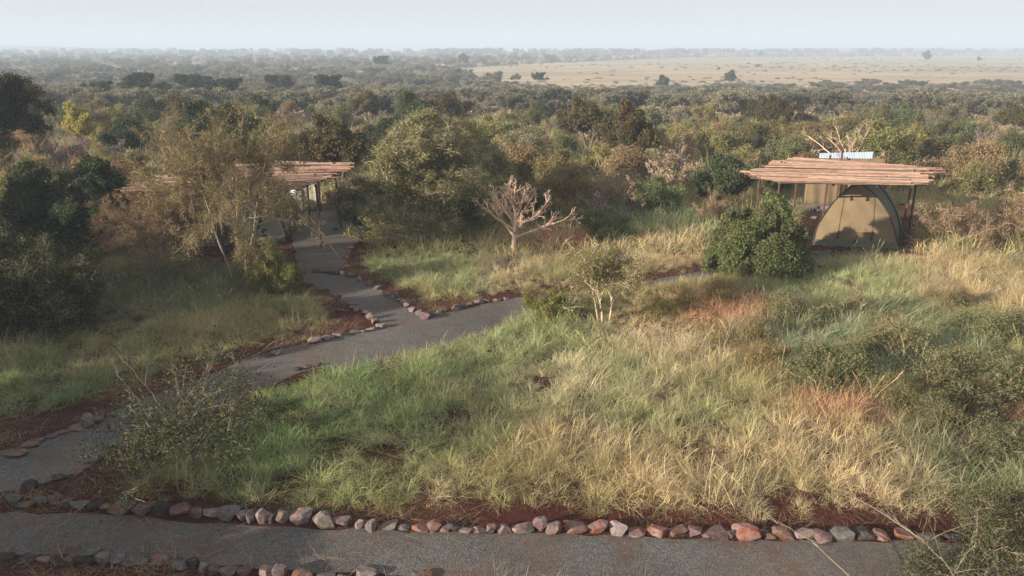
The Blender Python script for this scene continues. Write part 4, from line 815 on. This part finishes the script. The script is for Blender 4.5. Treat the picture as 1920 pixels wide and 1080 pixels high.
# pole stubs that stand above the roofs
# ------------------------------------------------------------------ dome tents
def tent(label, bl, br, H, L, tilt, mat, seed):
    A, B = V3(*bl, 0), V3(*br, 0); org = (A+B)/2; ax = (B-A); W = ax.length; rz = math.atan2(ax.y, ax.x)
    root = thing('dome_tent', label, 'tent', org, rz); n = 36
    def hw(h): return W/2*max(0, 1-h**1.75)**.74
    hs = [math.sin(k/n*math.pi/2)**1.0 for k in range(n+1)]
    prof = [(-hw(h), h*H) for h in hs] + [(hw(h), h*H) for h in hs[::-1][1:]]
    def pt(x, z, y): return (x, y + tilt*(z/H), z)
    # front: a gently bulging wall
    mb = MB(); m = 14; V = []; Fs = []
    for (x, z) in prof[:n+1]:
        for j in range(m+1):
            q = -1+2*j/m; bul = -.10*(1-q*q)*math.sin(min(1, z/H)*math.pi)**.7 - .012*math.sin(q*9+z*7)
            V.append(pt(x*-q, z, bul))
    for i in range(n):
        for j in range(m): Fs.append((i*(m+1)+j, i*(m+1)+j+1, (i+1)*(m+1)+j+1, (i+1)*(m+1)+j))
    mb.add(V, Fs); mb.build('front_wall', mat, root, True)
    # body
    mb = MB(); rows = 10; V = []; Fs = []; k = len(prof)
    for r in range(rows+1):
        y = L*r/rows; sag = 1-.04*abs(math.sin(r/rows*math.pi*3)) - (.18*max(0, (r-7)/3)**2)
        for x, z in prof: V.append((x*sag + .32*y, y+.012+tilt*(z/H)*(1-r/rows), z*sag))
    for r in range(rows):
        for i in range(k-1): Fs.append((r*k+i, r*k+i+1, (r+1)*k+i+1, (r+1)*k+i))
    Fs.append(tuple(rows*k+i for i in range(k)))
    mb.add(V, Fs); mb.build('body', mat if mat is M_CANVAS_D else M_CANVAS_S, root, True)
    mb = MB(); mb.tube([pt(x*1.012, z*1.012, -.01) for x, z in prof], .02, 6); mb.build('frame_pole', M_TRIM, root, True)
    mb = MB(); mb.tube([(x*1.0 + .16*L, L*.5+tilt*.5*z/H, z*1.02) for x, z in prof], .024, 6); mb.build('frame_pole', M_TRIM, root, True)
    # ground skirt
    mb = MB(); V = []; m = 30
    for j in range(m+1):
        q = -1+2*j/m; V += [(q*W*.49, -.02-.10*(1-q*q)*.35-.012*math.sin(j*2.3), .20+.012*math.sin(j*1.7)), (q*W*.51, -.14-.02*math.sin(j*3.1), .015)]
    mb.add(V, [(2*j, 2*j+1, 2*j+3, 2*j+2) for j in range(m)]); mb.build('skirt', M_SKIRT, root, True)
    mb = MB(); mb.tube([(-W*.51, -.15, .012), (W*.51, -.15, .012)], .018, 5); mb.build('hem', M_TRIM, root)
    # door zips
    def fy(x, z): q = x/max(hw(min(z/H, .999)), .01); return -.10*(1-min(1, q*q))*math.sin(min(1, z/H)*math.pi)**.7 - .022
    def line(a, b, r): return [pt(a[0]+(b[0]-a[0])*j/10, a[1]+(b[1]-a[1])*j/10, fy(a[0]+(b[0]-a[0])*j/10, a[1]+(b[1]-a[1])*j/10)) for j in range(11)]
    mb = MB(); x0, x1, z0, z1 = -.215*W, .19*W, .24*H, .84*H
    for a, b in (((x0, z0), (x0*.78, z1)), ((x1, z0), (x1*1.0, z1)), ((x0*.78, z1), (x1, z1)), ((x0, z0), (x1, z0))): mb.tube(line(a, b, 0), .007, 4)
    mb.build('door_zip', simple('zip', (.10, .075, .05), .8), root)
    for x, z, h in ((-.09*W, .79*H, .16), (.095*W, .79*H, .16), (x0, .19*H, .26), (x1, .19*H, .28), (-.01*W, .10*H, .14)):
        mb = MB(); q = pt(x, z, fy(x, z)-.02 if z > .12*H else -.13); mb.box(q, (.035, .02, h)); mb.box((q[0], q[1]-.012, q[2]-h*.3), (.06, .025, .07)); mb.build('strap', M_TRIM, root)
    return root
M_CANVAS_S = simple('grey_canvas', (.125, .108, .075), .85, 2.2, .85, 1.15, .15)
tent('tan canvas dome tent with zipped door under the right pole shelter', (1524, 459), (1681, 466), 1.92, 3.1, .42, M_CANVAS, 1)
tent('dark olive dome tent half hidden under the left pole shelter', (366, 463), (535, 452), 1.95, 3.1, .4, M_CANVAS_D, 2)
# canvas screens and tin
def screen(name, label, cat, a, b, h, mat, posts=True, wave=.03, sag=0):
    A, B = Vector(a), Vector(b); d = B-A; W = d.length; root = thing(name, label, cat, (A.x, A.y, 0), math.atan2(d.y, d.x))
    mb = MB(); V = []; m = 40
    for j in range(m+1):
        for k in range(7): V.append((W*j/m, wave*math.sin(j*.9+k*.5)*(1-k/8), h*k/6 - (sag*math.sin(j/m*math.pi) if k == 6 else 0)))
    mb.add(V, [(j*7+k, (j+1)*7+k, (j+1)*7+k+1, j*7+k+1) for j in range(m) for k in range(6)])
    o = mb.build('sheet', mat, root, True); s = o.modifiers.new('thick', 'SOLIDIFY'); s.thickness = .012
    for x in ((0, W*.5, W) if posts else ()):
        mb = MB(); mb.tube([(x, .06, -.05), (x, .06, h+.05)], .028, 6); mb.build('post', M_POST, root)
    return root
a, b = px(1507, 389), px(1650, 391); screen('canvas_screen', 'tan canvas screen with dark fold marks behind the right tent', 'screen', a, b, 1.95, M_CANVAS)
a = px(1507, 396); mb = MB(); mb.box((px(1535, 396)[0], a[1]+.25, .09), (1.5, .4, .2)); o = mb.build('stone_step', simple('step_stone', (.2, .15, .12), .9, 7, .6, 1.4, .8)); tag(o, 'low stone step at the foot of the tan canvas screen', 'step')
def tin():
    A, B = at(1536, 298, 32.5), at(1638, 301, 33.0); W = B[0]-A[0]; root = thing('tin_screen', 'pale blue white corrugated metal screen behind the right pole roof', 'screen', (A[0], A[1], 0), math.atan2(B[1]-A[1], W))
    mb = MB(); m = 200; V = []; H = 1.92
    for j in range(m+1):
        y = .010*math.sin(j/m*W/.076*2*math.pi); V += [(W*j/m, y, .03), (W*j/m, y, H)]
    mb.add(V, [(2*j, 2*j+2, 2*j+3, 2*j+1) for j in range(m)]); o = mb.build('sheet', M_TIN, root, True); s = o.modifiers.new('thick', 'SOLIDIFY'); s.thickness = .004
    for x in (.02, W*.35, W-.02):
        mb = MB(); mb.tube([(x, .06, -.05), (x, .06, H+.04)], .03, 6); mb.build('post', M_POST, root)
tin()
a, b = px(523, 392), px(600, 397); screen('canvas_screen', 'grey beige canvas screen behind the left pole shelter', 'screen', a, b, 1.9, simple('beige_canvas', (.27, .235, .18), .85, 2, .85, 1.12), True)
def board():
    p = px(557, 400); root = thing('white_board', 'narrow white board leaning upright under the left pole shelter', 'board', (p[0], p[1]-.2, 0), -.1)
    mb = MB(); mb.box((0, 0, .62), (.17, .04, 1.2)); mb.build('panel', M_WHITE, root); mb = MB(); mb.box((0, 0, .01), (.5, .2, .04)); mb.build('foot', M_WHITE, root)
    mb = MB(); mb.box((-.05, 0, 1.25), (.5, .06, .06)); mb.build('head_rail', M_WHITE, root)
board()

# ------------------------------------------------------------------ haze
def haze():
    m, t, N, L = newmat('haze'); v = N('ShaderNodeVolumePrincipled'); v.inputs['Density'].default_value = 1.1e-3
    v.inputs['Color'].default_value = (.70, .83, .96, 1); v.inputs['Anisotropy'].default_value = 0
    L(v.outputs[0], N('ShaderNodeOutputMaterial').inputs['Volume'])
    mb = MB(); lo, hi = Vector((-9500, -300, -5.5)), Vector((9500, 9800, 46))
    mb.box((lo+hi)/2, hi-lo); tag(mb.build('haze', m), 'pale bluish haze over the plain', None, None, 'stuff')
haze()
